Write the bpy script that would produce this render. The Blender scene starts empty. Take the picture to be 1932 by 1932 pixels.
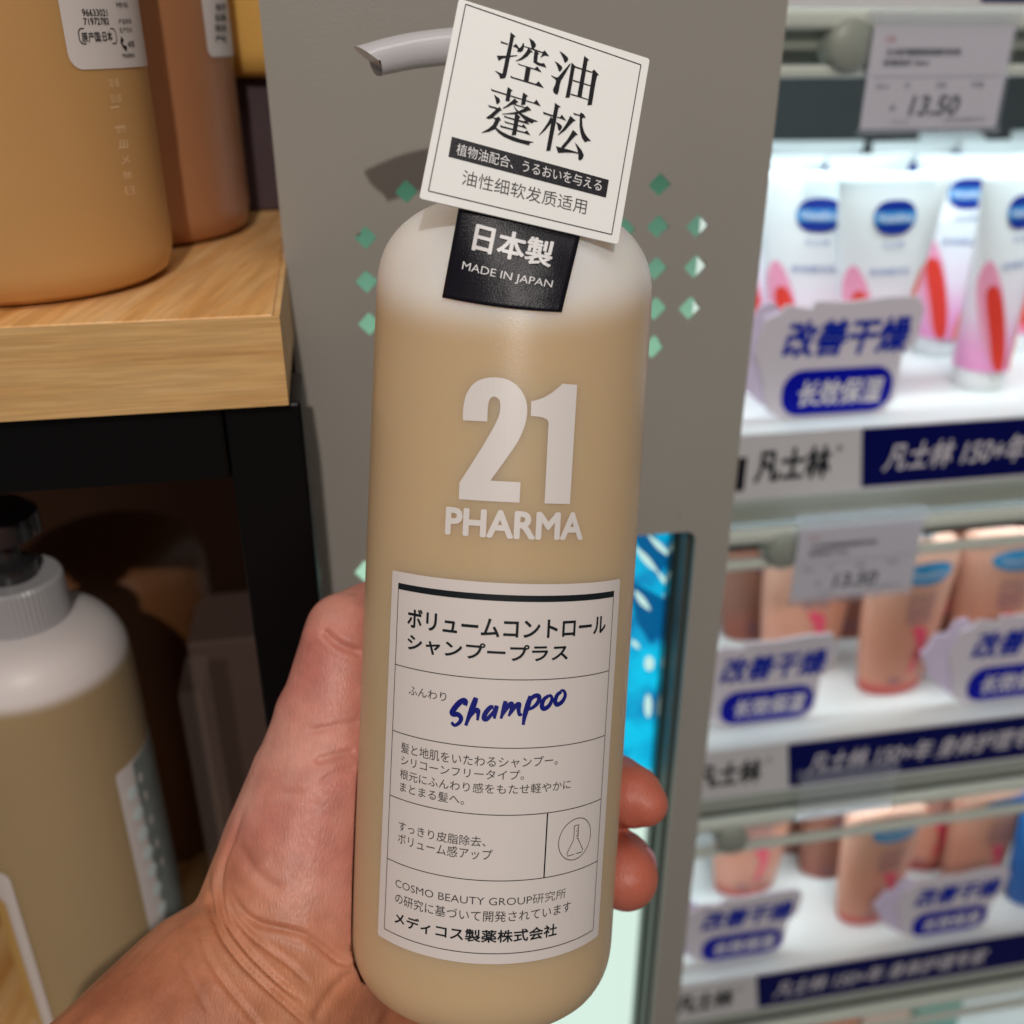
import bpy, bmesh, math, random
import numpy as np
from mathutils import Vector, Matrix
random.seed(7); rng = np.random.default_rng(7)
D = bpy.data; S = bpy.context.scene; COL = S.collection

# ------------------------------------------------------------------ camera
FPX, CX = 1860.0, 966.0                      # focal length and centre in units of a 1932 wide picture
PITCH = math.radians(26)
CAM = Vector((0, 0, 1.35))
RT = Vector((1, 0, 0)); FW = Vector((0, math.cos(PITCH), -math.sin(PITCH))); DN = Vector((0, -math.sin(PITCH), -math.cos(PITCH)))
cd = D.cameras.new('camera'); cam = D.objects.new('camera', cd); COL.objects.link(cam); S.camera = cam
cam.location = CAM; cam.rotation_euler = (math.pi/2 - PITCH, 0, 0)
cd.sensor_width = 36; cd.lens = 36*FPX/1932; cd.clip_start = 0.01; cd.clip_end = 20
cd.dof.use_dof = True; cd.dof.focus_distance = 0.240; cd.dof.aperture_fstop = 9.0; cd.dof.aperture_blades = 7
S.view_settings.view_transform = 'Standard'; S.view_settings.look = 'None'; S.view_settings.exposure = 0; S.view_settings.gamma = 1
S.view_settings.use_curve_mapping = False
# ------------------------------------------------------------------ light of the shop
w = D.worlds.new('World'); S.world = w; w.use_nodes = True
w.node_tree.nodes['Background'].inputs[0].default_value = (1.0, 0.95, 0.90, 1); w.node_tree.nodes['Background'].inputs[1].default_value = 0.115

def W(px, py, d): return CAM + RT*((px-CX)/FPX*d) + DN*((py-CX)/FPX*d) + FW*d
def ray(px, py): return (RT*((px-CX)/FPX) + DN*((py-CX)/FPX) + FW)
def pix(p):
    q = p - CAM; d = q.dot(FW); return (CX + FPX*q.dot(RT)/d, CX + FPX*q.dot(DN)/d, d)

PSI = math.radians(10.2)
U = Vector((math.cos(PSI), math.sin(PSI), 0)); V = Vector((0, 0, 1)); N = Vector((math.sin(PSI), -math.cos(PSI), 0))
PO = W(966, 966, 0.40)
def F(u, v, w=0.0): return PO + U*u + V*v + N*w
def hit(px, py, w=0.0):
    r = ray(px, py); t = (PO + N*w - CAM).dot(N)/r.dot(N); p = CAM + r*t - PO
    return p.dot(U), p.dot(V)
def vhit(px, py, v):                          # point on the level v of the fixture frame
    r = ray(px, py); t = (PO.z + v - CAM.z)/r.z; return CAM + r*t
def fr(p): q = p - PO; return q.dot(U), q.dot(V), q.dot(N)

def lamp(name, kind, loc, target, energy, color, **k):
    l = D.lights.new(name, kind); l.energy = energy; l.color = color
    for a, b in k.items(): setattr(l, a, b)
    o = D.objects.new(name, l); COL.objects.link(o); o.location = loc
    o.rotation_euler = (Vector(target)-Vector(loc)).to_track_quat('-Z', 'Y').to_euler(); return o
# key spot in the ceiling behind the photographer, direction from the spout to its shadow on the panel
sp = W(683, 105, 0.262); u_, v_ = hit(700, 335); sh = F(u_, v_); kd = (sp - sh).normalized()
lamp('ceiling_spot', 'SPOT', sp + kd*2.2, sp, 82, (1.0, 0.93, 0.87), shadow_soft_size=0.022, spot_size=math.radians(60), spot_blend=0.5)
lamp('overhead_fill', 'AREA', (0.1, -0.2, 2.55), (0, 0.4, 1.1), 5.2, (1.0, 0.95, 0.90), shape='RECTANGLE', size=1.2, size_y=0.5)  # unseen overhead fill, added to brighten the upward faces
lamp('left_fill', 'AREA', (-0.9, 0.0, 2.2), (0, 0.35, 1.2), 2.0, (1.0, 0.93, 0.86), size=0.5)  # soft fill from the left, added out of view to lift the shade

# ------------------------------------------------------------------ materials
def lin(c):
    c = [x/255 for x in c]; return tuple(x/12.92 if x <= .04045 else ((x+.055)/1.055)**2.4 for x in c) + (1,)
def mat(name, col, rough=0.5, metal=0.0, sss=0.0, sssr=(1, .4, .25), scale=0.005, trans=0, alpha=1, spec=.5, emit=None, es=1.0, coat=0, noise=0, nscale=60, bump=0, bscale=400, srgb=True):
    m = D.materials.new(name); m.use_nodes = True; nt = m.node_tree; b = nt.nodes['Principled BSDF']
    c = lin(col) if srgb else tuple(col)+(1,)
    b.inputs['Base Color'].default_value = c; b.inputs['Roughness'].default_value = rough; b.inputs['Metallic'].default_value = metal
    b.inputs['Specular IOR Level'].default_value = spec
    if sss:
        b.inputs['Subsurface Weight'].default_value = sss; b.inputs['Subsurface Radius'].default_value = sssr; b.inputs['Subsurface Scale'].default_value = scale
    if trans: b.inputs['Transmission Weight'].default_value = trans
    b.inputs['Alpha'].default_value = alpha
    if coat: b.inputs['Coat Weight'].default_value = coat; b.inputs['Coat Roughness'].default_value = .25
    if emit: b.inputs['Emission Color'].default_value = lin(emit); b.inputs['Emission Strength'].default_value = es
    if noise or bump:
        tc = nt.nodes.new('ShaderNodeTexCoord')
    if noise:
        n = nt.nodes.new('ShaderNodeTexNoise'); n.inputs['Scale'].default_value = nscale; n.inputs['Detail'].default_value = 5
        nt.links.new(tc.outputs['Object'], n.inputs['Vector'])
        mx = nt.nodes.new('ShaderNodeMix'); mx.data_type = 'RGBA'
        mx.inputs['A'].default_value = tuple(max(0, x*(1-noise)) for x in c[:3])+(1,); mx.inputs['B'].default_value = tuple(min(1, x*(1+noise)) for x in c[:3])+(1,)
        nt.links.new(n.outputs['Fac'], mx.inputs['Factor']); nt.links.new(mx.outputs['Result'], b.inputs['Base Color'])
    if bump:
        n2 = nt.nodes.new('ShaderNodeTexNoise'); n2.inputs['Scale'].default_value = bscale; n2.inputs['Detail'].default_value = 4
        nt.links.new(tc.outputs['Object'], n2.inputs['Vector'])
        bp = nt.nodes.new('ShaderNodeBump'); bp.inputs['Strength'].default_value = bump; bp.inputs['Distance'].default_value = .0004
        nt.links.new(n2.outputs['Fac'], bp.inputs['Height']); nt.links.new(bp.outputs['Normal'], b.inputs['Normal'])
    return m
class NT:
    def __init__(s, m): s.nt = m.node_tree; s.b = s.nt.nodes['Principled BSDF']
    def n(s, t, **k):
        o = s.nt.nodes.new('ShaderNode'+t)
        for a, v in k.items():
            if a in o.inputs: o.inputs[a].default_value = v
            else: setattr(o, a, v)
        return o
    def l(s, a, b): s.nt.links.new(a, b)
def ramp(T, stops, mode='LINEAR'):
    r = T.n('ValToRGB'); e = r.color_ramp.elements; r.color_ramp.interpolation = mode
    while len(e) < len(stops): e.new(0.5)
    for k, (p, c) in enumerate(stops): e[k].position = p; e[k].color = lin(c) if len(c) == 3 else c
    return r

# ------------------------------------------------------------------ mesh helpers
class MB:
    def __init__(s): s.v = []; s.f = []; s.m = []; s.mats = []
    def mi(s, m):
        if m not in s.mats: s.mats.append(m)
        return s.mats.index(m)
    def add(s, vs, fs, m):
        o = len(s.v); i = s.mi(m); s.v += [tuple(x) for x in vs]; s.f += [tuple(o+k for k in f) for f in fs]; s.m += [i]*len(fs)
    def build(s, name, parent=None, smooth=False, bevel=0, seg=2, autos=None):
        me = D.meshes.new(name); me.from_pydata(s.v, [], s.f)
        for m in s.mats: me.materials.append(m)
        me.polygons.foreach_set('material_index', s.m)
        if smooth: me.polygons.foreach_set('use_smooth', [True]*len(s.f))
        if not bevel: pass
        o = D.objects.new(name, me); COL.objects.link(o)
        if parent: o.parent = parent
        if bevel:
            b = o.modifiers.new('bevel', 'BEVEL'); b.width = bevel; b.segments = seg; b.limit_method = 'ANGLE'; b.harden_normals = False
        if autos: me.set_sharp_from_angle(angle=math.radians(autos))
        me.update(); return o
def box8(mb, P, m):                            # eight corners: bottom ring then top ring
    mb.add(P, [(0, 3, 2, 1), (4, 5, 6, 7), (0, 1, 5, 4), (1, 2, 6, 5), (2, 3, 7, 6), (3, 0, 4, 7)], m)
def fbox(mb, u0, u1, v0, v1, w0, w1, m, G=None):  # box in a frame (default: fixture frame)
    G = G or F
    box8(mb, [G(u0, v0, w1), G(u1, v0, w1), G(u1, v0, w0), G(u0, v0, w0), G(u0, v1, w1), G(u1, v1, w1), G(u1, v1, w0), G(u0, v1, w0)], m)
def lathe(mb, prof, m, n=96, G=lambda x, y, z: (x, y, z), sx=1, sy=1, rib=None, cap=True):
    vs = []; fs = []
    for (r, z) in prof:
        for k in range(n):
            a = 2*math.pi*k/n; rr = r*(1+(rib if rib and k % 2 else 0)); vs.append(G(rr*sx*math.cos(a), rr*sy*math.sin(a), z))
    for i in range(len(prof)-1):
        for k in range(n):
            a, b = i*n+k, i*n+(k+1) % n; fs.append((a, b, b+n, a+n))
    if cap:
        fs.append(tuple(range(n-1, -1, -1))); L = (len(prof)-1)*n; fs.append(tuple(L+k for k in range(n)))
    mb.add(vs, fs, m)
def poly2d(pts_lists, bis=None, G=None, mb=None, m=None, z=0.0):
    """filled 2D polygon(s) (with holes) -> mapped by G(x,y,z)"""
    cu = D.curves.new('t', 'CURVE'); cu.dimensions = '2D'; cu.fill_mode = 'BOTH'
    for P in pts_lists:
        s = cu.splines.new('POLY'); s.points.add(len(P)-1); s.use_cyclic_u = True
        for i, p in enumerate(P): s.points[i].co = (p[0], p[1], 0, 1)
    o = D.objects.new('t', cu); COL.objects.link(o); _emit(o, bis, G, mb, m, z); D.curves.remove(cu)
def _emit(o, bis, G, mb, m, z, xf=None):
    dg = bpy.context.evaluated_depsgraph_get(); dg.update(); ev = o.evaluated_get(dg); me = ev.to_mesh()
    bm = bmesh.new(); bm.from_mesh(me); ev.to_mesh_clear(); D.objects.remove(o)
    if xf: xf(bm)
    bmesh.ops.remove_doubles(bm, verts=bm.verts, dist=1e-7)
    for f in bm.faces:
        if f.normal.z < 0: f.normal_flip()
    if bis:
        xs = [v.co.x for v in bm.verts]
        if xs:
            k = math.ceil(min(xs)/bis)
            while k*bis < max(xs):
                bmesh.ops.bisect_plane(bm, geom=bm.verts[:]+bm.edges[:]+bm.faces[:], plane_co=(k*bis, 0, 0), plane_no=(1, 0, 0)); k += 1
    bm.verts.ensure_lookup_table()
    mb.add([G(v.co.x, v.co.y, z) for v in bm.verts], [[v.index for v in f.verts] for f in bm.faces], m); bm.free()
def text(mb, s, x0, x1, y, h, m, G, z=2e-5, bold=0.0, bis=None, y1=None, xbold=0, res=3, shear=0, ink=True, sp=1.0):
    """print s between x0 and x1 on baseline y (y1 at the right end), ink height h"""
    reps = [(0, 0)] if not xbold else [(q*xbold, 0) for q in (-1, -.5, 0, .5, 1)]
    if bold > 0: reps = [(0, 0)]+[(bold*math.cos(q), bold*math.sin(q)) for q in np.linspace(0, 2*math.pi, 9)[:-1]]
    asp = 1.0 if h < .5*abs(x1-x0) or abs(x1-x0) > 1 or h > .05 and False else 1.0
    for kk, (dx, dy) in enumerate(reps):
        cu = D.curves.new('t', 'FONT'); cu.body = s; cu.size = 1; cu.offset = min(bold, 0); cu.resolution_u = res; cu.fill_mode = 'BOTH'; cu.space_character = sp
        o = D.objects.new('t', cu); COL.objects.link(o)
        def xf(bm):
            xs = [v.co.x for v in bm.verts]; ys = [v.co.y for v in bm.verts]
            if not xs: print('EMPTY TEXT', s); return
            a, b, c, d = min(xs), max(xs), min(ys), max(ys)
            for v in bm.verts:
                t = (v.co.x-a)/(b-a); yy = (v.co.y-c)/(d-c)
                v.co.x = x0+(x1-x0)*t + shear*yy*h + dx*h*asp
                v.co.y = y+((y1-y)*t if y1 is not None else 0)+h*yy+dy*h; v.co.z = 0
        _emit(o, bis, G, mb, m, z+kk*4e-6, xf); D.curves.remove(cu)
def stroke(mb, pts, wd, m, G, z, bis=None, closed=False):
    """pen line of width wd (single number or per point) through 2D pts"""
    P = [Vector(p) for p in pts]; n = len(P); wd = wd if hasattr(wd, '__len__') else [wd]*n; L = []; R = []
    for i in range(n):
        a = P[i-1] if (i > 0 or closed) else P[i]; b = P[(i+1) % n] if (i < n-1 or closed) else P[i]
        t = (b-a); t = t.normalized() if t.length > 0 else Vector((1, 0)); q = Vector((-t.y, t.x))*wd[i]/2
        L.append(P[i]+q); R.append(P[i]-q)
    vs = [G(p.x, p.y, z) for p in L]+[G(p.x, p.y, z) for p in R]
    fs = [(i, n+i, n+(i+1) % n, (i+1) % n) for i in range(n if closed else n-1)]
    mb.add(vs, fs, m)
def catmull(P, k=6, closed=False):
    P = [Vector(p) for p in P]; out = []; n = len(P)
    for i in range(n if closed else n-1):
        a = P[(i-1) % n] if closed or i else P[i]; b = P[i]; c = P[(i+1) % n]; d = P[(i+2) % n] if closed or i+2 < n else P[(i+1) % n]
        for j in range(k):
            t = j/k; out.append(.5*((2*b)+(c-a)*t+(2*a-5*b+4*c-d)*t*t+(3*b-a-3*c+d)*t*t*t))
    if not closed: out.append(P[-1])
    return out
def seg(a, b, n): return [(a[0]+(b[0]-a[0])*i/n, a[1]+(b[1]-a[1])*i/n) for i in range(n+1)]
def empty(name, loc, label, cat, group=None, rot=None):
    o = D.objects.new(name, None); COL.objects.link(o); o.location = loc; o.empty_display_size = .02
    if rot is not None: o.rotation_mode = 'QUATERNION'; o.rotation_quaternion = rot.to_quaternion()
    tag(o, label, cat, group); return o
def tag(o, label, cat, group=None, kind=None):
    if label: o['label'] = label
    if cat: o['category'] = cat
    if group: o['group'] = group
    if kind: o['kind'] = kind
    return o
def place(parent, *obs):                       # children given in world coordinates
    bpy.context.view_layer.update()
    for o in obs: o.parent = parent; o.matrix_parent_inverse = parent.matrix_world.inverted()
def rrect(x0, x1, y0, y1, r, n=6):
    out = []
    for cx, cy, a0 in ((x1-r, y1-r, 0), (x0+r, y1-r, 90), (x0+r, y0+r, 180), (x1-r, y0+r, 270)):
        for i in range(n+1): a = math.radians(a0+90*i/n); out.append((cx+r*math.cos(a), cy+r*math.sin(a)))
    return out

M = {}
M['panel'] = mat('painted_metal', (158, 153, 145), .34, noise=.07, nscale=11, bump=.3, bscale=1300, spec=.5)
M['panel_edge'] = mat('frame_return', (84, 86, 80), .5)
M['green_glass'] = mat('glass_edge', (44, 56, 48), .15, spec=.8)
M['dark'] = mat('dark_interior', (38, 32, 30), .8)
M['black'] = mat('black_steel', (5, 5, 6), .4, noise=.2, nscale=30, bump=.1, spec=.25)
M['ink'] = mat('ink_black', (14, 13, 20), .5, spec=.25)
M['ink_thin'] = mat('ink_grey', (62, 56, 56), .5)
M['ink_bold'] = mat('ink_slate', (22, 28, 33), .5, spec=.25)
M['ink_blue'] = mat('ink_blue', (6, 20, 120), .4)
M['paper'] = mat('label_paper', (226, 216, 211), .45, noise=.012, nscale=900, bump=.05, spec=.3)
M['card'] = mat('card_paper', (247, 246, 243), .32, noise=.01, nscale=500, bump=.08, spec=.45)
M['tab'] = mat('tab_black', (15, 13, 24), .36, noise=.25, nscale=2500, bump=.25, bscale=2500, spec=.4)
M['white_print'] = mat('white_print', (230, 222, 217), .35, noise=.02, nscale=800)
M['white_ink'] = mat('white_ink', (236, 232, 232), .4)
M['grey_plastic'] = mat('grey_plastic', (182, 180, 182), .35, bump=.05)
M['pump_plastic'] = mat('pump_plastic', (200, 198, 201), .2, spec=.6)

def specks(m):
    T = NT(m); src = T.b.inputs['Base Color'].links[0].from_socket; tc = T.n('TexCoord')
    vo = T.n('TexVoronoi', Scale=42.0); T.l(tc.outputs['Object'], vo.inputs['Vector'])
    r = ramp(T, [(0.0, (150, 140, 130)), (.035, (170, 160, 150)), (.05, (255, 255, 255))]); T.l(vo.outputs['Distance'], r.inputs[0])
    mx = T.n('Mix', data_type='RGBA', blend_type='MULTIPLY'); mx.inputs['Factor'].default_value = .8; T.l(src, mx.inputs['A']); T.l(r.outputs[0], mx.inputs['B']); T.l(mx.outputs['Result'], T.b.inputs['Base Color'])
    mp = T.n('Mapping'); mp.inputs['Scale'].default_value = (26, 26, 5); T.l(tc.outputs['Object'], mp.inputs[0]); n = T.n('TexNoise', Scale=1.0, Detail=6.0); T.l(mp.outputs[0], n.inputs['Vector'])
    mr = T.n('MapRange'); mr.inputs['To Min'].default_value = .26; mr.inputs['To Max'].default_value = .46; T.l(n.outputs['Fac'], mr.inputs['Value']); T.l(mr.outputs[0], T.b.inputs['Roughness'])
specks(M['panel'])
# ================================================================== FIXTURES
# ---- perforated metal column panel
uL = (hit(487, 5)[0]+hit(602, 1130)[0])/2; uR = (hit(1489, 10)[0]+hit(1388, 900)[0]+hit(1280, 1900)[0])/3
vT = hit(966, -260)[1]; vB = hit(966, 2300)[1]
def diamond(px, py, s=None, sx=1.0):
    u, v = hit(px, py); a = (hit(px+22, py)[0]-u)*sx; b = v-hit(px, py+23)[1]
    P = []
    for (x0, y0), (x1, y1) in (((a, 0), (0, b)), ((0, b), (-a, 0)), ((-a, 0), (0, -b)), ((0, -b), (a, 0))):
        for t in (.08, .36, .64, .92): P.append((u+x0+(x1-x0)*t, v+y0+(y1-y0)*t))
    return P
spots = [(767, 362), (690, 449), (692, 532), (697, 612), (1245, 349), (1242, 428), (1316, 427), (1238, 507), (1312, 504), (1237, 583), (1302, 582), (1233, 655), (1178, 434), (690, 1080),
         (845, 359), (925, 356), (1005, 354), (1085, 351), (1166, 350), (767, 446), (1100, 436), (770, 529), (1165, 510), (772, 610), (1163, 586), (775, 690), (855, 688), (935, 686), (1015, 684), (1095, 660), (1165, 658), (770, 1072), (850, 1066)]
hl = hit(860, 1500)[0]; hr = (hit(1309, 1060)[0]+hit(1268, 1500)[0])/2; ht = hit(1240, 1008)[1]; hb = hit(1200, 2150)[1]
holes = [diamond(*p) for p in spots] + [rrect(hl, hr, hb, ht, .005)]
pt = empty('display_column', F((uL+uR)/2, vB, 0), 'warm grey painted metal column panel with diamond cut-outs and a tall window opening behind the held bottle', 'panel')
mb = MB()
poly2d([[(uL, vB), (uR, vB), (uR, vT), (uL, vT)]]+holes, G=lambda x, y, z: F(x, y, z), mb=mb, m=M['panel'])
front = mb.build('sheet'); so = front.modifiers.new('thick', 'SOLIDIFY'); so.thickness = .0016; so.offset = -1
mb = MB(); fbox(mb, uL, uL+.0015, vB, vT, -.028, -.0017, M['panel']); fl = mb.build('side_flange')
mb = MB(); fbox(mb, uR-.0015, uR, vB, vT, -.028, -.0017, M['panel']); fl2 = mb.build('side_flange')
mb = MB(); fbox(mb, hr+.0002, hr+.0014, hb, ht+.0014, -.024, -.0017, M['panel_edge']); fbox(mb, hl-.0014, hr, ht+.0002, ht+.0014, -.024, -.0017, M['panel_edge']); wf = mb.build('window_frame')
mb = MB(); fbox(mb, hr-.0035, hr, hb, ht, -.0235, -.017, M['green_glass']); fbox(mb, hr-.0016, hr, hb, ht, -.0165, -.006, M['panel_edge']); wg = mb.build('window_glass_edge')
place(pt, front, fl, fl2, wf, wg)

# ---- backlit poster behind the panel
post = D.materials.new('poster_print'); post.use_nodes = True; T = NT(post)
tc = T.n('TexCoord'); sep = T.n('SeparateXYZ'); T.l(tc.outputs['Object'], sep.inputs[0])
mr = T.n('MapRange'); vTop = hit(1240, 330, -.026)[1]; vBot = hit(1240, 1500, -.026)[1]
mr.inputs['From Min'].default_value = vBot; mr.inputs['From Max'].default_value = vTop; T.l(sep.outputs['Z'], mr.inputs['Value'])
rp = ramp(T, [(0, (214, 238, 224)), (.28, (190, 232, 210)), (.60, (160, 205, 170)), (.78, (135, 185, 155)), (.9, (96, 143, 120)), (1.0, (62, 106, 84))])
T.l(mr.outputs[0], rp.inputs[0]); T.l(rp.outputs[0], T.b.inputs['Emission Color']); T.b.inputs['Emission Strength'].default_value = 1.0
T.b.inputs['Base Color'].default_value = (.02, .02, .02, 1); T.b.inputs['Roughness'].default_value = .3
cyan = D.materials.new('leaf_cyan'); cyan.use_nodes = True; T = NT(cyan); n = T.n('TexNoise', Scale=38.0, Detail=3.0); tc = T.n('TexCoord'); T.l(tc.outputs['Object'], n.inputs['Vector'])
rp = ramp(T, [(.35, (0, 92, 150)), (.48, (0, 150, 200)), (.62, (0, 196, 235))]); T.l(n.outputs['Fac'], rp.inputs[0]); T.l(rp.outputs[0], T.b.inputs['Emission Color']); T.b.inputs['Emission Strength'].default_value = 1.0; T.b.inputs['Base Color'].default_value = (.01, .02, .03, 1)
M['leaf_dark'] = mat('leaf_dark', (0, 10, 20), .4, emit=(0, 96, 150), es=.9)
M['mint_lit'] = mat('mint_lit', (20, 30, 25), .4, emit=(200, 236, 228), es=1.0)
M['led_white'] = mat('lit_tube', (220, 220, 220), .4, emit=(225, 232, 228), es=.8)
lb = empty('backlit_poster', F((uL+uR)/2, vB, -.03), 'glowing mint and green backlit poster with blue tropical leaves inside the metal column', 'poster')
mb = MB(); c0 = hit(1240, 330, -.026)
mb.add([F(uL+.003, vB, -.026)-V*0, F(uR-.003, vB, -.026), F(uR-.003, vT, -.026), F(uL+.003, vT, -.026)], [(0, 1, 2, 3)], post)
po_ = mb.build('poster_sheet')
# material works in object space = world; shift by frame origin
T = NT(post); [x for x in post.node_tree.nodes if x.type == 'MAP_RANGE'][0].inputs['From Min'].default_value = vBot+PO.z; [x for x in post.node_tree.nodes if x.type == 'MAP_RANGE'][0].inputs['From Max'].default_value = vTop+PO.z
mb = MB(); fbox(mb, uL+.002, uR-.002, vB, vT, -.045, -.0275, M['dark']); cs_ = mb.build('case')
G26 = lambda dz: (lambda x, y, z=0: F(x, y, -.026+dz+z))
def PH(pts, w): return [hit(x, y, w) for x, y in pts]
mb = MB()
wv = -.0255
poly2d([PH([(1100, 980), (1320, 980), (1318, 1200), (1300, 1410), (1240, 1430), (1216, 1470), (1150, 1420), (1080, 1500)], wv)], G=G26(.0005), mb=mb, m=cyan)
lf = mb.build('leaf_picture')
mb = MB()
poly2d([PH([(1190, 1004), (1230, 1000), (1262, 1060), (1240, 1085), (1215, 1050)], wv)], G=G26(.0009), mb=mb, m=M['leaf_dark'])
poly2d([PH([(1180, 1090), (1255, 1130), (1262, 1170), (1228, 1215), (1200, 1170)], wv)], G=G26(.0009), mb=mb, m=M['leaf_dark'])
for a, b, c in (((1198, 1030), (1240, 1078), 9), ((1222, 1008), (1266, 1050), 8), ((1196, 1112), (1226, 1150), 9), ((1250, 1120), (1275, 1150), 7), ((1190, 1205), (1206, 1222), 7), ((1238, 1075), (1264, 1108), 6)):
    d = Vector((b[0]-a[0], b[1]-a[1])); q = Vector((-d.y, d.x)).normalized()*c; mid = Vector(a)+d*.5
    P = catmull([Vector(a), mid+q*.8, Vector(b), mid-q*.6], 5, True); poly2d([PH([(p.x, p.y) for p in P], wv)], G=G26(.0013), mb=mb, m=M['mint_lit'])
for cx, cy, rx, ry in ((1224, 1250, 9, 14), (1252, 1290, 8, 20), (1222, 1330, 7, 22)):
    poly2d([PH([(cx+rx*math.cos(a), cy+ry*math.sin(a)) for a in np.linspace(0, 6.283, 20)[:-1]], wv)], G=G26(.0013), mb=mb, m=M['mint_lit'])
lf2 = mb.build('leaf_picture')
mb = MB(); a, b = hit(1342, 420, -.02), hit(1325, 600, -.02)
fbox(mb, a[0]-.004, a[0]+.004, b[1]-.02, a[1]+.03, -.0215, -.016, M['led_white']); tb = mb.build('light_tube')
place(lb, po_, cs_, lf, lf2, tb)

# ---- wooden shelf board on a black steel frame
B0 = W(527, 594, 0.277); ub, vb, wb = fr(B0); vb2 = hit(535, 766, wb)[1]
def wood(name, ax, c):
    m = D.materials.new(name); m.use_nodes = True; T = NT(m); tc = T.n('TexCoord'); mp = T.n('Mapping'); T.l(tc.outputs['Object'], mp.inputs[0])
    mp.inputs['Rotation'].default_value = (0, 0, -PSI)
    mp.inputs['Scale'].default_value = ax
    n1 = T.n('TexNoise', Scale=1.0, Detail=7.0, Roughness=.62); T.l(mp.outputs[0], n1.inputs['Vector'])
    n2 = T.n('TexNoise', Scale=4.5, Detail=3.0); T.l(mp.outputs[0], n2.inputs['Vector'])
    r1 = ramp(T, [(.28, c[0]), (.5, c[1]), (.72, c[2])]); T.l(n1.outputs['Fac'], r1.inputs[0])
    r2 = ramp(T, [(.42, (150, 150, 150)), (.6, (255, 255, 255))]); T.l(n2.outputs['Fac'], r2.inputs[0])
    mx = T.n('Mix', data_type='RGBA', blend_type='MULTIPLY'); mx.inputs['Factor'].default_value = .2
    T.l(r1.outputs[0], mx.inputs['A']); T.l(r2.outputs[0], mx.inputs['B']); T.l(mx.outputs['Result'], T.b.inputs['Base Color'])
    T.b.inputs['Roughness'].default_value = .42
    bp = T.n('Bump', Strength=.15, Distance=.0004); T.l(n2.outputs['Fac'], bp.inputs['Height']); T.l(bp.outputs[0], T.b.inputs['Normal'])
    return m
wcol = ((204, 138, 70), (234, 178, 112), (246, 206, 150))
M['wood_top'] = wood('wood_top', (90, 6, 90), wcol)
M['wood_front'] = wood('wood_front', (4, 60, 240), ((210, 160, 100), (226, 180, 118), (234, 194, 136)))
M['wood_lip'] = wood('wood_lip', (20, 60, 60), ((214, 160, 96), (236, 190, 128), (246, 212, 160)))
sh_ = empty('wooden_shelf', F(ub-.2, vb2, wb-.1), 'light oak veneered shelf board on a black steel frame, top left', 'shelf')
mb = MB(); fbox(mb, ub-.55, ub-.0018, vb2, vb, wb-.42, wb-.0008, M['wood_top']); o1 = mb.build('board', bevel=.0006)
mb = MB(); fbox(mb, ub-.55, ub, vb2+.0002, vb-.0004, wb-.0007, wb, M['wood_front']); o2 = mb.build('front_edge_band')
mb = MB(); fbox(mb, ub-.0017, ub, vb2+.0002, vb-.0004, wb-.42, wb-.0008, M['wood_lip']); o3 = mb.build('end_edge_band')
wbm = wb-.006
v1 = vb2-.0012; v2 = hit(250, 917, wbm)[1]; upl = hit(442, 930, wbm)[0]; upr = hit(596, 1050, wbm)[0]
mb = MB(); fbox(mb, ub-.55, upl-.0003, v2, v1, wbm-.03, wbm, M['black']); o4 = mb.build('cross_beam', bevel=.0012)
mb = MB(); fbox(mb, upl, upr, v2-.55, v1, wbm-.03, wbm, M['black']); o5 = mb.build('upright_post', bevel=.001, seg=2)
mb = MB(); fbox(mb, upl, upr, v2-.55, v1, wbm-.40, wbm-.37, M['black']); o6 = mb.build('upright_post')
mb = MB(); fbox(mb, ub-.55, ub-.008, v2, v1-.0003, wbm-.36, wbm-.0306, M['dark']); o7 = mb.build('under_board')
mb = MB(); fbox(mb, ub-.6, uL-.004, v2-.6, vb+.5, wb-.44, wb-.43, mat('back_panel', (96, 64, 50), .6)); o8 = mb.build('back_panel')
place(sh_, o1, o2, o3, o4, o5, o6, o7, o8)
# lower shelf board
vlow = None

# ---- right hand fixture: lit shelves
WS = -.16
M['shelf_white'] = mat('shelf_white', (225, 232, 232), .35, noise=.02)
M['alu'] = mat('shelf_grey', (150, 155, 145), .35, spec=.5)
M['alu_bright'] = mat('rail_pale', (205, 210, 200), .3)
M['strip_white'] = mat('strip_white', (214, 212, 214), .35, noise=.02)
M['strip_navy'] = mat('strip_navy', (0, 5, 84), .45, spec=.15)
M['strip_blue'] = mat('strip_blue', (6, 12, 120), .3)
M['charcoal'] = mat('charcoal', (58, 64, 64), .6)
M['clear'] = mat('clear_plastic', (200, 205, 220), .1, alpha=.14, spec=.8)
M['tagpaper'] = mat('tag_paper', (222, 217, 224), .4)
M['red_ink'] = mat('ink_red', (200, 70, 70), .4)
uS0 = uR-.04; uS1 = hit(2050, 900, WS)[0]+.22
fx = empty('lit_display_shelves', F(uS0+.2, vB, WS-.15), 'tall white lit shelving unit with navy blue edge strips on the right', 'shelving unit')
levels = []
tops = [hit(1700, -113, WS)[1], hit(1608, 808, WS)[1], hit(1474, 1406, WS)[1], hit(1416, 1842, WS)[1]]
hs = .040
d_ = (tops[1]-tops[3])/2; tops[2] = tops[1]-d_; tops[0] = hit(1700, 3, WS)[1]+hs
obs = []
su = [hit(1830, 0, WS)[0], hit(1616, 870, WS)[0], hit(1482, 1430, WS)[0], hit(1422, 1870, WS)[0]]
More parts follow.
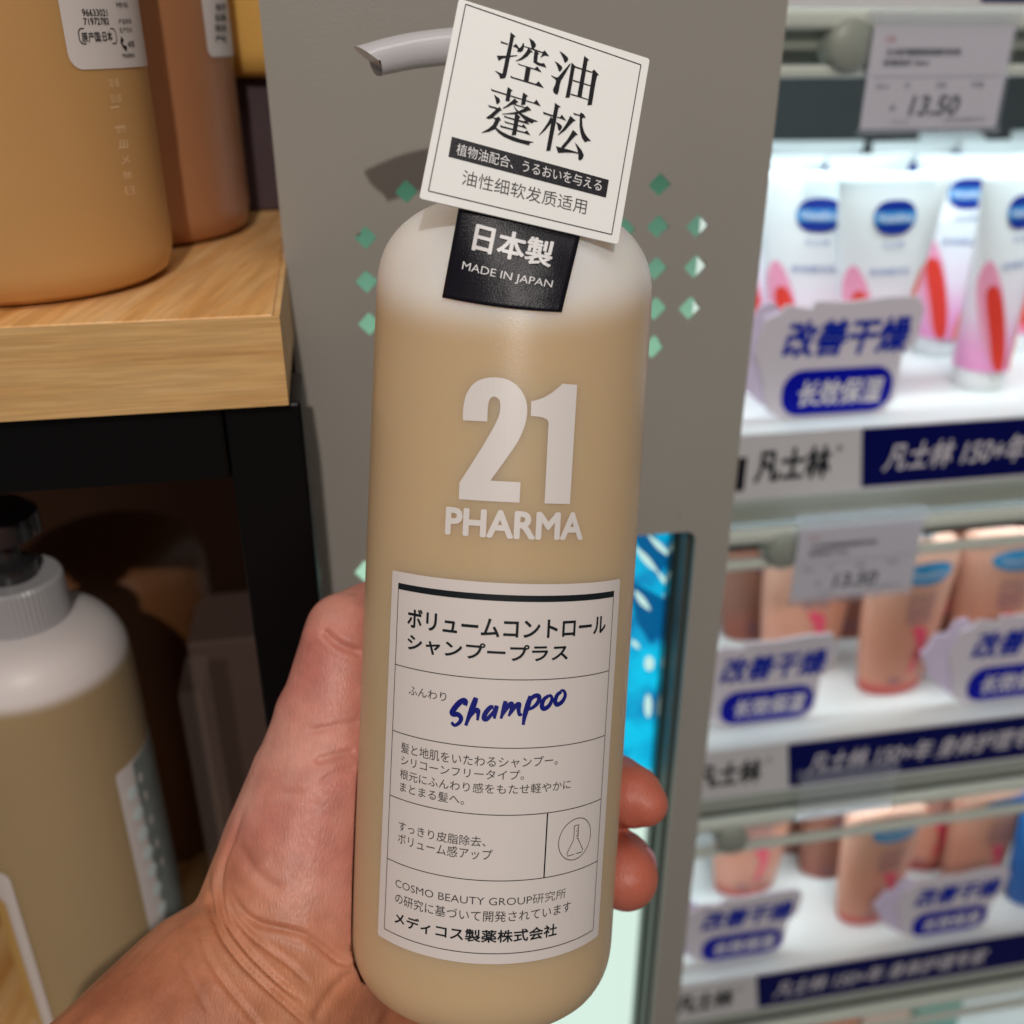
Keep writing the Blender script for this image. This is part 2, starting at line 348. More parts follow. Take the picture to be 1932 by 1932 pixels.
for k, t in enumerate(tops):
    mb = MB(); fbox(mb, uS0, uS1, t-.012, t, WS-.30, WS-.0012, M['shelf_white']); obs.append(mb.build('shelf_board'))
    mb = MB(); fbox(mb, uS0, uS1, t-hs-.003, t, WS-.0011, WS, M['strip_white']); s1 = mb
    G = (lambda x, y, z=0: F(x, y, WS+z))
    sl = .003
    s1.add([F(su[k]+.0, t-.0004, WS+.0006), F(su[k]+sl*2, t-hs, WS+.0006), F(uS1, t-hs, WS+.0006), F(uS1, t-.0004, WS+.0006)], [(0, 1, 2, 3)], M['strip_navy'])
    b = t-hs
    text(s1, '凡士林', su[k]-.066, su[k]-.018, b+.009, .021, M['ink_bold'], G, z=.0009, bold=.03)
    text(s1, '®', su[k]-.015, su[k]-.011, b+.026, .004, M['ink_bold'], G, z=.0009)
    text(s1, '凡士林 150+年 身体护理专家', su[k]+.018, su[k]+.018+.192, b+.010, .0185, M['tagpaper'], G, z=.0011, bold=.012, shear=.15)
    if k == 1: fbox(s1, hit(1392, 872, WS)[0], hit(1408, 872, WS)[0], b+.004, b+.026, WS, WS+.0009, M['ink'])
    obs.append(s1.build('edge_strip'))
    mb = MB(); fbox(mb, uS0, uS1, t-hs-.022, t-hs-.0031, WS-.020, WS-.006, M['alu']); obs.append(mb.build('under_lip'))
    yA = t-hs-[.0078, .0276, .0265, .027][k]; yB = yA-[.0240, .0205, .0262, .024][k]
    mb = MB(); fbox(mb, uS0, uS1, yA-.005, yA+.004, WS-.004, WS+.005, M['alu_bright']); obs.append(mb.build('price_rail', bevel=.003, seg=3))
    mb = MB(); fbox(mb, uS0, uS1, yB-.003, yB+.003, WS-.003, WS+.004, M['alu_bright']); obs.append(mb.build('price_rail', bevel=.002, seg=3))
    mb = MB(); fbox(mb, uS0, uS1, yA-.020, yA-.0055, WS-.030, WS-.016, M['charcoal'] if k else M['alu']); obs.append(mb.build('light_channel'))
    kx = [hit(1595, 91, WS)[0], hit(1473, 1035, WS)[0], hit(1376, 1579, WS)[0], hit(1340, 1990, WS)[0]][k]
    mb = MB(); lathe(mb, [(.0125, -.012), (.0125, .0), (.0115, .002), (.010, .0032)], M['alu'], 32, G=lambda x, y, z: F(kx+x, (yA+yB)/2+y, WS+.006+z)); obs.append(mb.build('knob', smooth=True, autos=40))
    l = D.lights.new('shelf_led', 'AREA'); l.shape = 'RECTANGLE'; l.size = uS1-uS0; l.size_y = .02; l.energy = [1.15, .85, .95, .7][k]; l.color = (.86, .96, 1.0)
    lo = D.objects.new('shelf_led', l); COL.objects.link(lo); lo.location = F((uS0+uS1)/2, t-.016, WS-.035); lo.rotation_euler = (0, 0, PSI); obs.append(lo)
mb = MB(); fbox(mb, uS0, uS1, tops[1]+.0005, vT+.3, WS-.315, WS-.302, M['charcoal']); obs.append(mb.build('back_panel'))
mb = MB(); fbox(mb, uS0, uS1, vB-.1, tops[1], WS-.315, WS-.302, mat('back_brown', (70, 46, 38), .6)); obs.append(mb.build('back_panel'))
t4 = tops[3]-d_
mb = MB(); fbox(mb, uS0, uS1, t4-.012, t4, WS-.30, WS-.0012, M['shelf_white']); obs.append(mb.build('shelf_board'))
mb = MB(); fbox(mb, uS0-.008, uS0-.0005, vB-.1, vT+.3, WS-.30, WS+.002, M['shelf_white']); obs.append(mb.build('side_panel'))
place(fx, *obs)

# price tags in clear holders
def price_tag(pxy, k, label, full=True):
    (a, b), (c, d_) = pxy; w0 = WS+.012; x0, y1 = hit(a, b, w0); x1, _ = hit(c, b, w0); y0 = hit(a, d_, w0)[1]
    e = empty('price_tag', F((x0+x1)/2, y0, w0), label, 'price tag', 'price tags clipped to the shelf rails')
    G = lambda x, y, z=0: F(x, y, w0+z)
    wd = x1-x0; hh = y1-y0
    mb = MB(); fbox(mb, x0, x1, y0, y1, w0+.0012, w0+.0018, M['clear']); fbox(mb, x0-.0005, x1+.0005, y0-.001, y0+.0018, w0-.001, w0+.003, M['clear'])
    fbox(mb, x0-.0005, x1+.0005, y1-.004, y1+.002, w0-.006, w0+.003, M['clear']); h = mb.build('clear_holder', bevel=.0006)
    ch = [h]
    if full:
        mb = MB(); P = rrect(x0+.001, x1-.001, y0+.002, y1-.005, .001); poly2d([P], G=G, mb=mb, m=M['tagpaper'])
        X = lambda t: x0+wd*t; Y = lambda t: y0+hh*t
        text(mb, '价签', X(.10), X(.17), Y(.76), hh*.055, M['red_ink'], G, z=.0003)
        text(mb, '凡士林护理超密集保湿修护身体乳', X(.12), X(.64), Y(.655), hh*.058, M['ink'], G, z=.0003, bold=.045)
        text(mb, '舒缓修护 50ml', X(.11), X(.42), Y(.57), hh*.053, M['ink'], G, z=.0003, bold=.045)
        fbox(mb, X(.05), X(.95), Y(.478), Y(.482), w0+.0001, w0+.0003, M['ink_thin'])
        text(mb, '50ml', X(.08), X(.17), Y(.38), hh*.04, M['ink_thin'], G, z=.0003)
        text(mb, '支', X(.28), X(.32), Y(.38), hh*.05, M['ink_thin'], G, z=.0003)
        text(mb, '合格', X(.50), X(.575), Y(.38), hh*.055, M['ink_thin'], G, z=.0003)
        text(mb, '中国', X(.75), X(.84), Y(.38), hh*.055, M['ink_thin'], G, z=.0003)
        text(mb, '¥', X(.20), X(.24), Y(.185), hh*.06, M['ink'], G, z=.0003)
        text(mb, '13.50', X(.34), X(.68), Y(.15), hh*.165, M['ink'], G, z=.0003, bold=.045, shear=.18)
        text(mb, '12315', X(.22), X(.35), Y(.075), hh*.03, M['ink_thin'], G, z=.0003)
        text(mb, '6902088994', X(.60), X(.90), Y(.085), hh*.035, M['ink_thin'], G, z=.0003)
        ch.append(mb.build('paper'))
    place(e, *ch); return e
price_tag(((1650, 24), (1924, 251)), 0, 'large price tag reading 13.50 in a clear holder on the top rail')
price_tag(((1508, 985), (1745, 1136)), 1, 'middle price tag reading 13.50 hanging over peach bottles')
def empty_holder():
    w0 = WS+.012; x0, y1 = hit(1530, 1476, w0); x1 = hit(1850, 1476, w0)[0]-.03; y0 = hit(1500, 1545, w0)[1]; x1 = hit(1860, 1462, w0)[0]; x1 = hit(1850, 1440, w0)[0]
    x1 = hit(1735, 1440, w0)[0]; x1 = hit(1700, 1450, w0)[0]; x0 = hit(1520, 1520, w0)[0]; 
    return price_tag(((1512, 1470), (1690, 1540)), 2, 'empty clear price holder tipped on the lower rail', full=False)
empty_holder()

# ---- shelf talkers
M['lav'] = mat('sign_lavender', (222, 210, 238), .4, noise=.10, nscale=70)
M['sign'] = mat('sign_pale', (222, 216, 226), .4)
M['sign_blue'] = mat('sign_blue', (14, 40, 165), .5, spec=.15)
M['pill_blue'] = mat('pill_blue', (0, 12, 165), .45, spec=.15)
def talker(cx, base_y, wpx, t, label, tilt=.0, first=None):
    b = vhit(cx, base_y, t); u, v, w_ = fr(b); k = wpx*(b-CAM).dot(FW)/FPX   # metres of text width
    G = lambda x, y, z=0: F(u+x*k, v+y*k, w_+z)
    e = empty('shelf_sign', b, label, 'sign', 'blue and lavender signs along the shelf fronts')
    mb = MB()
    P = [(-.62, .30), (-.72, .55), (-.66, .80), (-.55, .84), (-.50, .90), (-.30, .86), (-.28, .92), (.0, .90), (.3, .93), (.55, .92), (.62, .82), (.60, .56), (.50, .46), (.50, .1), (.42, .0), (-.42, 0), (-.55, .06), (-.60, .18)]
    poly2d([P], G=G, mb=mb, m=M['sign'], z=0)
    sg = mb.build('card'); so = sg.modifiers.new('t', 'SOLIDIFY'); so.thickness = .0015; so.offset = -1
    mb = MB()
    L = [(-.50, .20), (-.58, .10), (-.70, .20), (-.84, .34), (-.98, .60), (-.92, .66), (-.88, .78), (-.76, .76), (-.70, .90), (-.60, .92), (-.52, .84), (-.50, .5)]
    poly2d([L], G=G, mb=mb, m=M['lav'], z=-.002); lv = mb.build('fan_leaf'); so = lv.modifiers.new('t', 'SOLIDIFY'); so.thickness = .0015; so.offset = -1
    mb = MB(); poly2d([rrect(-.46, .46, .02, .39, .16)], G=G, mb=mb, m=M['pill_blue'], z=.0006); pl = mb
    text(pl, '长效保湿', -.33, .36, .10, .20, M['white_ink'], G, z=.0010, bold=.02, shear=.12); pl = pl.build('pill_badge')
    mb = MB(); text(mb, '改善干燥', -.50, .50, .50, .27, M['sign_blue'], G, z=.0008, bold=.035, shear=.18); tx = mb.build('lettering')
    place(e, sg, lv, pl, tx)
talker(1572, 784, 240, tops[1], 'large sign 改善干燥 below the white tubes')
talker(1442, 1362, 200, tops[2], 'sign cut off by the metal column on the middle peach bottle shelf')
talker(1902, 1318, 205, tops[2], 'sign at the right edge in front of the middle peach bottle shelf')
talker(1396, 1806, 172, tops[3], 'lowest left sign beside the metal column')
talker(1784, 1760, 165, tops[3], 'lowest right sign in front of coral based bottles')

# ---- tubes and bottles on the lit shelves
def grad_mat(name, stops, z0, z1, rough=.35, noise=None, sss=0):
    m = D.materials.new(name); m.use_nodes = True; T = NT(m); tc = T.n('TexCoord'); sp_ = T.n('SeparateXYZ'); T.l(tc.outputs['Object'], sp_.inputs[0])
    mr = T.n('MapRange'); mr.inputs['From Min'].default_value = z0; mr.inputs['From Max'].default_value = z1; T.l(sp_.outputs['Z'], mr.inputs['Value'])
    r = ramp(T, stops); T.l(mr.outputs[0], r.inputs[0]); T.l(r.outputs[0], T.b.inputs['Base Color']); T.b.inputs['Roughness'].default_value = rough
    if sss: T.b.inputs['Subsurface Weight'].default_value = sss; T.b.inputs['Subsurface Scale'].default_value = .004
    return m
M['tube'] = grad_mat('tube_print', [(0, (236, 150, 205)), (.16, (240, 168, 214)), (.34, (238, 222, 236)), (.6, (232, 236, 240)), (1, (222, 234, 236))], .012, .145)
M['petal_red'] = mat('petal_red', (226, 62, 48), .35, noise=.15, nscale=300)
M['petal_pink'] = mat('petal_pink', (240, 160, 190), .35)
M['petal_coral'] = mat('petal_coral', (240, 130, 112), .35)
M['logo_blue'] = mat('logo_blue', (6, 44, 140), .3); M['logo_mid'] = mat('logo_mid', (60, 140, 200), .3)
M['text_blue'] = mat('text_blue', (70, 100, 165), .4)
M['cap_white'] = mat('cap_white', (225, 228, 230), .35)
def tube_mesh():
    H0, H1 = .014, .150; R = .0185; rows = 22; n = 40
    def S_(a, t):  # a angle, t 0..1 height
        hw = R+(.041-R)*t**.85; hd = R*(1-t)**.75+.0009
        return hw*math.cos(a), -hd*math.sin(a), H0+(H1-H0)*t
    mb = MB(); vs = []; fs = []
    for i in range(rows+1):
        for k in range(n): vs.append(S_(2*math.pi*k/n, i/rows))
    for i in range(rows):
        for k in range(n): a, b = i*n+k, i*n+(k+1) % n; fs.append((a, a+n, b+n, b))
    fs.append(tuple(rows*n+k for k in range(n-1, -1, -1))); mb.add(vs, fs, M['tube'])
    def fg(x, y, z):   # x in +-1 across the front, y in 0..1 up
        a = math.pi/2 - x*math.pi/2*.9; p = S_(a, y); return (p[0], p[1]-z-.0003, p[2])
    def blob(pts, m, z): poly2d([[(p.x, p.y) for p in catmull([Vector(q) for q in pts], 5, True)]], bis=.12, G=fg, mb=mb, m=m, z=z)
    blob([(-.92, .46), (-.62, .58), (-.34, .47), (-.14, .25), (-.06, .04), (-.35, .02), (-.70, .2)], M['petal_pink'], .0001)
    blob([(-.66, .42), (-.38, .44), (-.16, .24), (-.08, .03), (-.38, .03), (-.52, .2)], M['petal_red'], .0003)
    blob([(.66, .56), (.86, .46), (.62, .16), (.42, .02), (.10, .03), (.36, .28)], M['petal_coral'], .0002)
    E_ = [(.30*math.copysign(abs(math.cos(a))**.75, math.cos(a)), .80+.080*math.sin(a)) for a in np.linspace(0, 6.283, 28)[:-1]]; poly2d([E_], bis=.08, G=fg, mb=mb, m=M['logo_blue'], z=.0004)
    poly2d([[(-.285, .772), (.285, .772), (.30, .80), (.285, .828), (-.285, .828), (-.30, .80)]], bis=.08, G=fg, mb=mb, m=M['logo_mid'], z=.0006)
    text(mb, 'Vaseline', -.24, .24, .782, .036, M['white_ink'], fg, z=.0009, bis=.1)
    text(mb, '凡士林', -.17, .17, .66, .03, M['text_blue'], fg, z=.0006, bis=.1)
    text(mb, '身体精华乳', -.34, .34, .53, .035, M['text_blue'], fg, z=.0006, bis=.1)
    body = mb.build('tube_body', smooth=True)
    mb = MB(); lathe(mb, [(.0165, 0), (.0178, .001), (.0182, .0135), (.0178, .0142)], M['cap_white'], 40); cap = mb.build('cap', smooth=True, autos=40)
    return body, cap
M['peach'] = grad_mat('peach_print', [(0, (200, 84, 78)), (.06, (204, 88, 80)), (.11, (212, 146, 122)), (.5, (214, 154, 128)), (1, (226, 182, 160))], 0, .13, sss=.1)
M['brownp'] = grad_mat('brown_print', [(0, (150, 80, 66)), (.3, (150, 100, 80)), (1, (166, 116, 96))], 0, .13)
M['pinkb'] = grad_mat('pink_print', [(0, (206, 70, 90)), (.06, (214, 90, 110)), (.12, (236, 160, 160)), (1, (238, 184, 184))], 0, .13)
M['bluep'] = grad_mat('blue_print', [(0, (20, 90, 170)), (1, (40, 130, 210))], 0, .13)
M['ribbon'] = mat('ribbon_pink', (232, 80, 110), .35); M['purple_txt'] = mat('purple_text', (110, 92, 130), .4); M['logo_cyan'] = mat('logo_cyan', (50, 150, 205), .3)
M['lime'] = mat('lime_dot', (214, 226, 40), .4)
def lotion_mesh(bm_, lime=False):
    prof = [(.0170, 0), (.0185, .0012), (.0205, .010), (.0235, .045), (.0255, .085), (.0262, .110), (.0245, .122), (.019, .129), (.010, .132)]
    P = catmull([Vector(p) for p in prof], 4); P = [(p.x*1.38, p.y) for p in P]
    mb = MB(); lathe(mb, P, bm_, 48, sx=1, sy=.5)
    def rad(z): return float(np.interp(z, [p[1] for p in P], [p[0] for p in P]))
    def fg(x, y, z):
        a = -math.pi/2 + x; r = rad(y)*1.006+z+.0002; return (r*math.cos(a), .5*r*math.sin(a)-.0001, y)
    poly2d([[(.62*math.cos(a), .108+.009*math.sin(a)) for a in np.linspace(0, 6.283, 28)[:-1]]], bis=.1, G=fg, mb=mb, m=M['logo_cyan'], z=.0002)
    text(mb, 'Vaseline', -.42, .42, .105, .005, M['white_ink'], fg, z=.0005, bis=.15)
    for i in range(4): text(mb, ['身体乳液', '持久保湿', '烟酰胺', '滋润'][i], -.32, .30, .086-.0065*i, .0045, M['purple_txt'], fg, z=.0003, bis=.15)
    C_ = catmull([Vector(q) for q in ((-.1, .062), (.25, .060), (.35, .045), (.15, .020), (.05, .024), (.12, .045))], 5, True)
    poly2d([[(p.x, p.y) for p in C_]], bis=.1, G=fg, mb=mb, m=M['ribbon'], z=.0003)
    text(mb, '200ml', -.45, -.1, .012, .006, M['purple_txt'], fg, z=.0003, bis=.15)
    if lime: poly2d([[(-.3+.22*math.cos(a), .122+.006*math.sin(a)) for a in np.linspace(0, 6.283, 20)[:-1]]], bis=.1, G=fg, mb=mb, m=M['lime'], z=.0006)
    body = mb.build('bottle_body', smooth=True)
    mb = MB(); lathe(mb, [(.0105, .1322), (.0115, .1330), (.0110, .150), (.0095, .152)], M['cap_white'], 32); cap = mb.build('cap', smooth=True, autos=40)
    return body, cap
def putter(kind, meshes, cat, group):
    used = [False]
    def put(px, py, t, label, rz=0.0, sc=1.0, swap=None):
        p = vhit(px, py, t); e = empty(kind, p+V*.0003, label, cat, group); e.rotation_euler = (0, 0, PSI+rz); e.scale = (sc,)*3
        for o in meshes:
            c = o if not used[0] else o.copy()
            if used[0]: COL.objects.link(c)
            c.parent = e
        used[0] = True; return e
    return put
put_tube = putter('cream_tube', tube_mesh(), 'tube', 'white and pink cream tubes on the top lit shelf')
t1 = tops[1]
for px, py, lab, rz in ((1624, 742, 'frontmost cream tube directly above the large 改善干燥 sign', .02), (1842, 724, 'front cream tube leaning at the right with red petal', .35), (1500, 735, 'white cream tube half hidden beside the metal column', -.3),
                        (1764, 662, 'second row cream tube between the two front tubes', -.2), (1588, 660, 'second row cream tube behind the large sign, left', .25), (1912, 650, 'second row cream tube at the right edge', .1), (1420, 668, 'cream tube mostly behind the metal column, farthest left', .0),
                        (1670, 600, 'third row cream tube behind the frontmost tube', .1), (1500, 600, 'third row cream tube near the column', -.1), (1830, 596, 'third row cream tube at the right', 0), (1750, 556, 'back row cream tube in the middle of the shelf', .1), (1590, 556, 'back row cream tube towards the column', -.05), (1440, 560, 'back row cream tube against the column', 0), (1915, 550, 'back row cream tube at the far right', 0)):
    put_tube(px, py, t1, lab, rz, .93)
put_lot = putter('lotion_bottle', lotion_mesh(M['peach']), 'bottle', 'peach lotion bottles on the lower lit shelves')
put_br = putter('lotion_bottle', lotion_mesh(M['brownp']), 'bottle', 'brown lotion bottles behind the peach ones')
t2, t3 = tops[2], tops[3]
for px, py, lab, rz in ((1676, 1292, 'front peach bottle in the gap between the two middle shelf signs', .1), (1500, 1262, 'peach bottle behind the left middle shelf sign', -.1), (1842, 1262, 'peach bottle behind the right middle shelf sign', 0),
                        (1600, 1190, 'dim second row peach bottle left of the front bottle', 0), (1750, 1180, 'dim second row peach bottle right of the front bottle', 0), (1420, 1195, 'dim peach bottle beside the metal column', 0), (1540, 1125, 'back row peach bottle under the middle price tag', 0), (1690, 1120, 'back row peach bottle below the blue logo', 0), (1850, 1110, 'back row peach bottle at the right', 0)):
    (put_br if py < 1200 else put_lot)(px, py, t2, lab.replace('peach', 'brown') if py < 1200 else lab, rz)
for px, py, lab, rz in ((1630, 1722, 'front coral based bottle left of the lowest right sign', .1), (1402, 1672, 'coral based bottle above the lowest left sign', 0), (1825, 1670, 'coral based bottle above the lowest right sign', .1),
                        (1560, 1640, 'second row coral based bottle left of the front one', -.1), (1735, 1625, 'second row coral based bottle behind the lowest right sign', -.2), (1500, 1590, 'back row bottle on the lowest shelf, middle', 0), (1650, 1575, 'back row bottle on the lowest shelf, right', 0)):
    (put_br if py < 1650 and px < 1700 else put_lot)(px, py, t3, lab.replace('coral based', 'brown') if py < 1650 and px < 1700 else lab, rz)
put_pk = putter('lotion_bottle', lotion_mesh(M['pinkb'], True), 'bottle', 'pink lotion bottles')
put_pk(1945, 1235, t2, 'pink lotion bottle with lime sticker at the right edge of the middle shelf')
put_bl = putter('lotion_bottle', lotion_mesh(M['bluep']), 'bottle', None)
put_bl(1950, 1690, t3, 'blue lotion bottle at the right edge of the lowest shelf')
for u_, c_, lab in ((.35, (224, 120, 70), 'orange carton on the lowest shelf, left of the cream one'), (.405, (236, 206, 190), 'cream carton on the lowest shelf between orange and teal ones'), (.46, (120, 190, 176), 'teal carton on the lowest shelf, rightmost'), (.30, (230, 170, 120), 'amber carton on the lowest shelf, leftmost')):
    mb = MB(); fbox(mb, u_-.024, u_+.024, t4+.0005, t4+.150, WS-.10, WS-.05, mat('carton_print', c_, .4)); o = mb.build('carton', bevel=.002); tag(o, lab, 'box')

# ================================================================== BIG BOTTLES ON THE LEFT
def liquid_mat(name, liq, shell, zlvl, soft, rough=.38, axis=(0, 0, 1), sss=.35, bands=0.02, scl=.010):
    m = D.materials.new(name); m.use_nodes = True; T = NT(m); tc = T.n('TexCoord')
    vm = T.n('VectorMath', operation='DOT_PRODUCT'); vm.inputs[1].default_value = axis; T.l(tc.outputs['Object'], vm.inputs[0])
    mr = T.n('MapRange', interpolation_type='SMOOTHERSTEP'); mr.inputs['From Min'].default_value = zlvl-soft; mr.inputs['From Max'].default_value = zlvl+soft; T.l(vm.outputs['Value'], mr.inputs['Value'])
    nz = T.n('TexNoise', Scale=14.0, Detail=2.0); T.l(tc.outputs['Object'], nz.inputs['Vector'])
    l1 = lin(liq); ma = T.n('Mix', data_type='RGBA'); ma.inputs['A'].default_value = tuple(x*(1-bands*2) for x in l1[:3])+(1,); ma.inputs['B'].default_value = tuple(min(1, x*(1+bands*2)) for x in l1[:3])+(1,)
    T.l(nz.outputs['Fac'], ma.inputs['Factor'])
    mx = T.n('Mix', data_type='RGBA'); T.l(mr.outputs[0], mx.inputs['Factor']); T.l(ma.outputs['Result'], mx.inputs['A']); mx.inputs['B'].default_value = lin(shell)
    T.l(mx.outputs['Result'], T.b.inputs['Base Color']); b = T.b
    b.inputs['Roughness'].default_value = rough; b.inputs['Subsurface Weight'].default_value = sss; b.inputs['Subsurface Radius'].default_value = (1, .62, .3); b.inputs['Subsurface Scale'].default_value = scl
    b.inputs['Specular IOR Level'].default_value = .35
    n2 = T.n('TexNoise', Scale=2600.0, Detail=2.0); T.l(tc.outputs['Object'], n2.inputs['Vector']); bp = T.n('Bump', Strength=.12, Distance=.0003); T.l(n2.outputs['Fac'], bp.inputs['Height']); T.l(bp.outputs[0], b.inputs['Normal'])
    return m
class Cyl:
    def __init__(s, base, X, Y, Z, r): s.o, s.X, s.Y, s.Z, s.r = base, X, Y, Z, r; s.R = Matrix((X, Y, Z)).transposed()
    def uv(s, px, py):
        d = ray(px, py); o = CAM-s.o; dx, dy = d.dot(s.X), d.dot(s.Y); ox, oy = o.dot(s.X), o.dot(s.Y)
        A = dx*dx+dy*dy; B = ox*dx+oy*dy; C = ox*ox+oy*oy-s.r**2; disc = B*B-A*C; t = (-B-math.sqrt(max(disc, 0)))/A
        p = o+d*t; return math.atan2(p.dot(s.X), -p.dot(s.Y))*s.r, p.dot(s.Z)
    def G(s, off=0):  # local coordinates
        def g(x, y, z=0): a = x/s.r; R = s.r+off+z; return (R*math.sin(a), -R*math.cos(a), y)
        return g
def spline_prof(P, k=5): return [(p.x, p.y) for p in catmull([Vector(q) for q in P], k)]

def big_profile(r, h):
    return [(r-.010, 0), (r-.006, .0006), (r-.002, .003), (r-.0004, .008)]+[(r, .011), (r, h-.03)]+spline_prof([(r, h-.025), (r*.97, h-.014), (r*.86, h-.006), (r*.68, h-.001), (r*.42, h+.002)], 4)
M['pump_dark'] = mat('pump_dark', (44, 42, 44), .18, spec=.8)
def pump_parts(e, z, mats, rc=.0158, dark=False):
    mb = MB(); lathe(mb, [(rc*.9, z), (rc, z+.001), (rc*.985, z+.017), (rc*.93, z+.0185)], mats, 120, rib=.02); a = mb.build('ribbed_collar', e)
    mb = MB(); lathe(mb, [(rc*.55, z+.0186), (rc*.55, z+.024), (rc*.28, z+.026), (rc*.28, z+.034), (rc*.8, z+.036), (rc*.8, z+.044), (rc*.6, z+.047)], mats, 48); b = mb.build('pump_head', e, smooth=True, autos=40)
    b.data.materials[0] = M['pump_dark'] if dark else mats
    return a, b
# bottle 1 on the oak shelf
r1 = .045
cf = vhit(70, 580, vb); c1 = cf+Vector((cf.x-CAM.x, cf.y-CAM.y, 0)).normalized()*(r1-.004)
e1 = empty('refill_bottle', c1, 'large frosted amber bottle with white barcode sticker standing nearest on the oak shelf', 'bottle', 'amber bottles on the oak shelf')
m1 = liquid_mat('amber_frosted', (206, 158, 100), (200, 180, 160), .5, .01, sss=.3)
mb = MB(); lathe(mb, big_profile(r1, .23), m1, 128); b1 = mb.build('bottle_body', e1, smooth=True)
pump_parts(e1, .234, M['grey_plastic'])
K1 = Cyl(c1, Vector((1, 0, 0)), Vector((0, 1, 0)), Vector((0, 0, 1)), r1)
mb = MB(); G = K1.G(.00025)
ua, va = K1.uv(133, 118); ub_, vb_ = K1.uv(165, 131); u2 = ua+.052; vtop = va+.09
poly2d([rrect(ua-.0005, u2, vb_, vtop, .004)], bis=.002, G=G, mb=mb, m=M['paper'])
def ktext(mb, K, s, a, b, h, m, bold=0, G=None, **k):
    u0, v0 = K.uv(*a); u1, v1_ = K.uv(*b); vt = K.uv(a[0], a[1]-h)[1]; text(mb, s, u0, u1, v0, vt-v0, m, G, bold=bold, bis=.002, y1=v1_, **k)
Gt = K1.G(.00035)
ktext(mb, K1, '96633021', (154, 30), (201, 30), 13, M['ink'], G=Gt, bold=.012)
ktext(mb, K1, '71972782', (157, 47), (204, 46), 13, M['ink'], G=Gt, bold=.012)
ktext(mb, K1, '原产国:日本', (154, 80), (211, 77), 19, M['ink'], G=Gt, bold=.01)
ua1, va1 = K1.uv(150, 83); ub1, vb1_ = K1.uv(215, 54)
P = rrect(ua1, ub1, va1, vb1_, .0012); stroke(mb, P, .0003, M['ink'], Gt, 0, closed=True)
for s_, a, b, h in (('地址', (217, 14), (240, 13), 10), ('产品标准', (222, 46), (246, 44), 10), ('生产企业', (224, 62), (247, 60), 10), ('400', (240, 90), (252, 88), 12), ('*PHARMA', (229, 110), (252, 108), 9)): ktext(mb, K1, s_, a, b, h, M['ink'], G=Gt)
ph = [K1.uv(x, y) for x, y in ((229, 72), (227, 80), (231, 88), (237, 92))]; stroke(mb, ph, [.0016, .0008, .0008, .0016], M['ink'], Gt, 0)
mb.build('sticker', e1)
mb = MB(); emb = mat('embossed_print', (240, 204, 156), .4)
for i, s_ in enumerate(('容量', '目盛', '', '詰替', '用', 'メ', '無', '日')):
    if s_: ktext(mb, K1, s_, (206+i*4.5, 165+i*29), (226+i*4, 163+i*29), 16, emb, G=K1.G(.0001))
for i in range(3): q = [K1.uv(x, y) for x, y in ((208+i*8, 203+i*38), (225+i*8, 201+i*38))]; stroke(mb, q, .0004, emb, K1.G(.0001), 0)
mb.build('embossed_marks', e1)
# bottle 2 behind
r2 = .045
cf = vhit(262, 476, vb); c2 = cf+Vector((cf.x, cf.y, 0)).normalized()*(r2-.003)
e2 = empty('refill_bottle', c2, 'brown frosted bottle standing behind the nearest amber bottle', 'bottle', 'amber bottles on the oak shelf')
m2 = liquid_mat('brown_frosted', (176, 122, 84), (170, 130, 110), .5, .01, sss=.25)
mb = MB(); lathe(mb, big_profile(r2, .23), m2, 96); mb.build('bottle_body', e2, smooth=True); pump_parts(e2, .234, M['grey_plastic'])
K2 = Cyl(c2, Vector((1, 0, 0)), Vector((0, 1, 0)), Vector((0, 0, 1)), r2)
mb = MB(); ua, va = K2.uv(392, 108); poly2d([rrect(ua, ua+.05, va, va+.08, .003)], bis=.002, G=K2.G(.0003), mb=mb, m=M['paper'])
for i in range(4): ktext(mb, K2, ['批号', '日期', '限用', '产地'][i], (405, 20+i*20), (424, 19+i*20), 13, M['ink'], G=K2.G(.0005), bold=.02)
mb.build('sticker', e2)
# plum box in place of dark reddish reflections, and yellow pouch behind
M['plum'] = mat('plum_reflection', (70, 50, 54), .5, noise=.2)
p = vhit(466, 400, vb); u, v, w_ = fr(p); zt = hit(466, 148, w_)[1]
mb = MB(); fbox(mb, u-.05, u+.055, vb+.0005, zt, w_-.04, w_, M['plum']); cb = mb.build('carton', bevel=.001); tag(cb, 'dark plum box in place of reddish reflections at the back of the oak shelf', 'box')  # no real carton, stands in for dark reddish reflections
c3 = F(u+.012, zt+.0005, w_-.020)
e3 = empty('refill_bottle', c3, 'small honey yellow bottle standing on the stand-in plum box beside the column', 'bottle')
mb = MB(); lathe(mb, big_profile(.034, .15), liquid_mat('honey', (222, 172, 90), (220, 190, 150), .5, .01), 64); mb.build('bottle_body', e3, smooth=True); pump_parts(e3, .154, M['grey_plastic'])

# lower bottle
A0 = W(74, 1290, .392); r4 = .036
jn = None
hh4 = .245
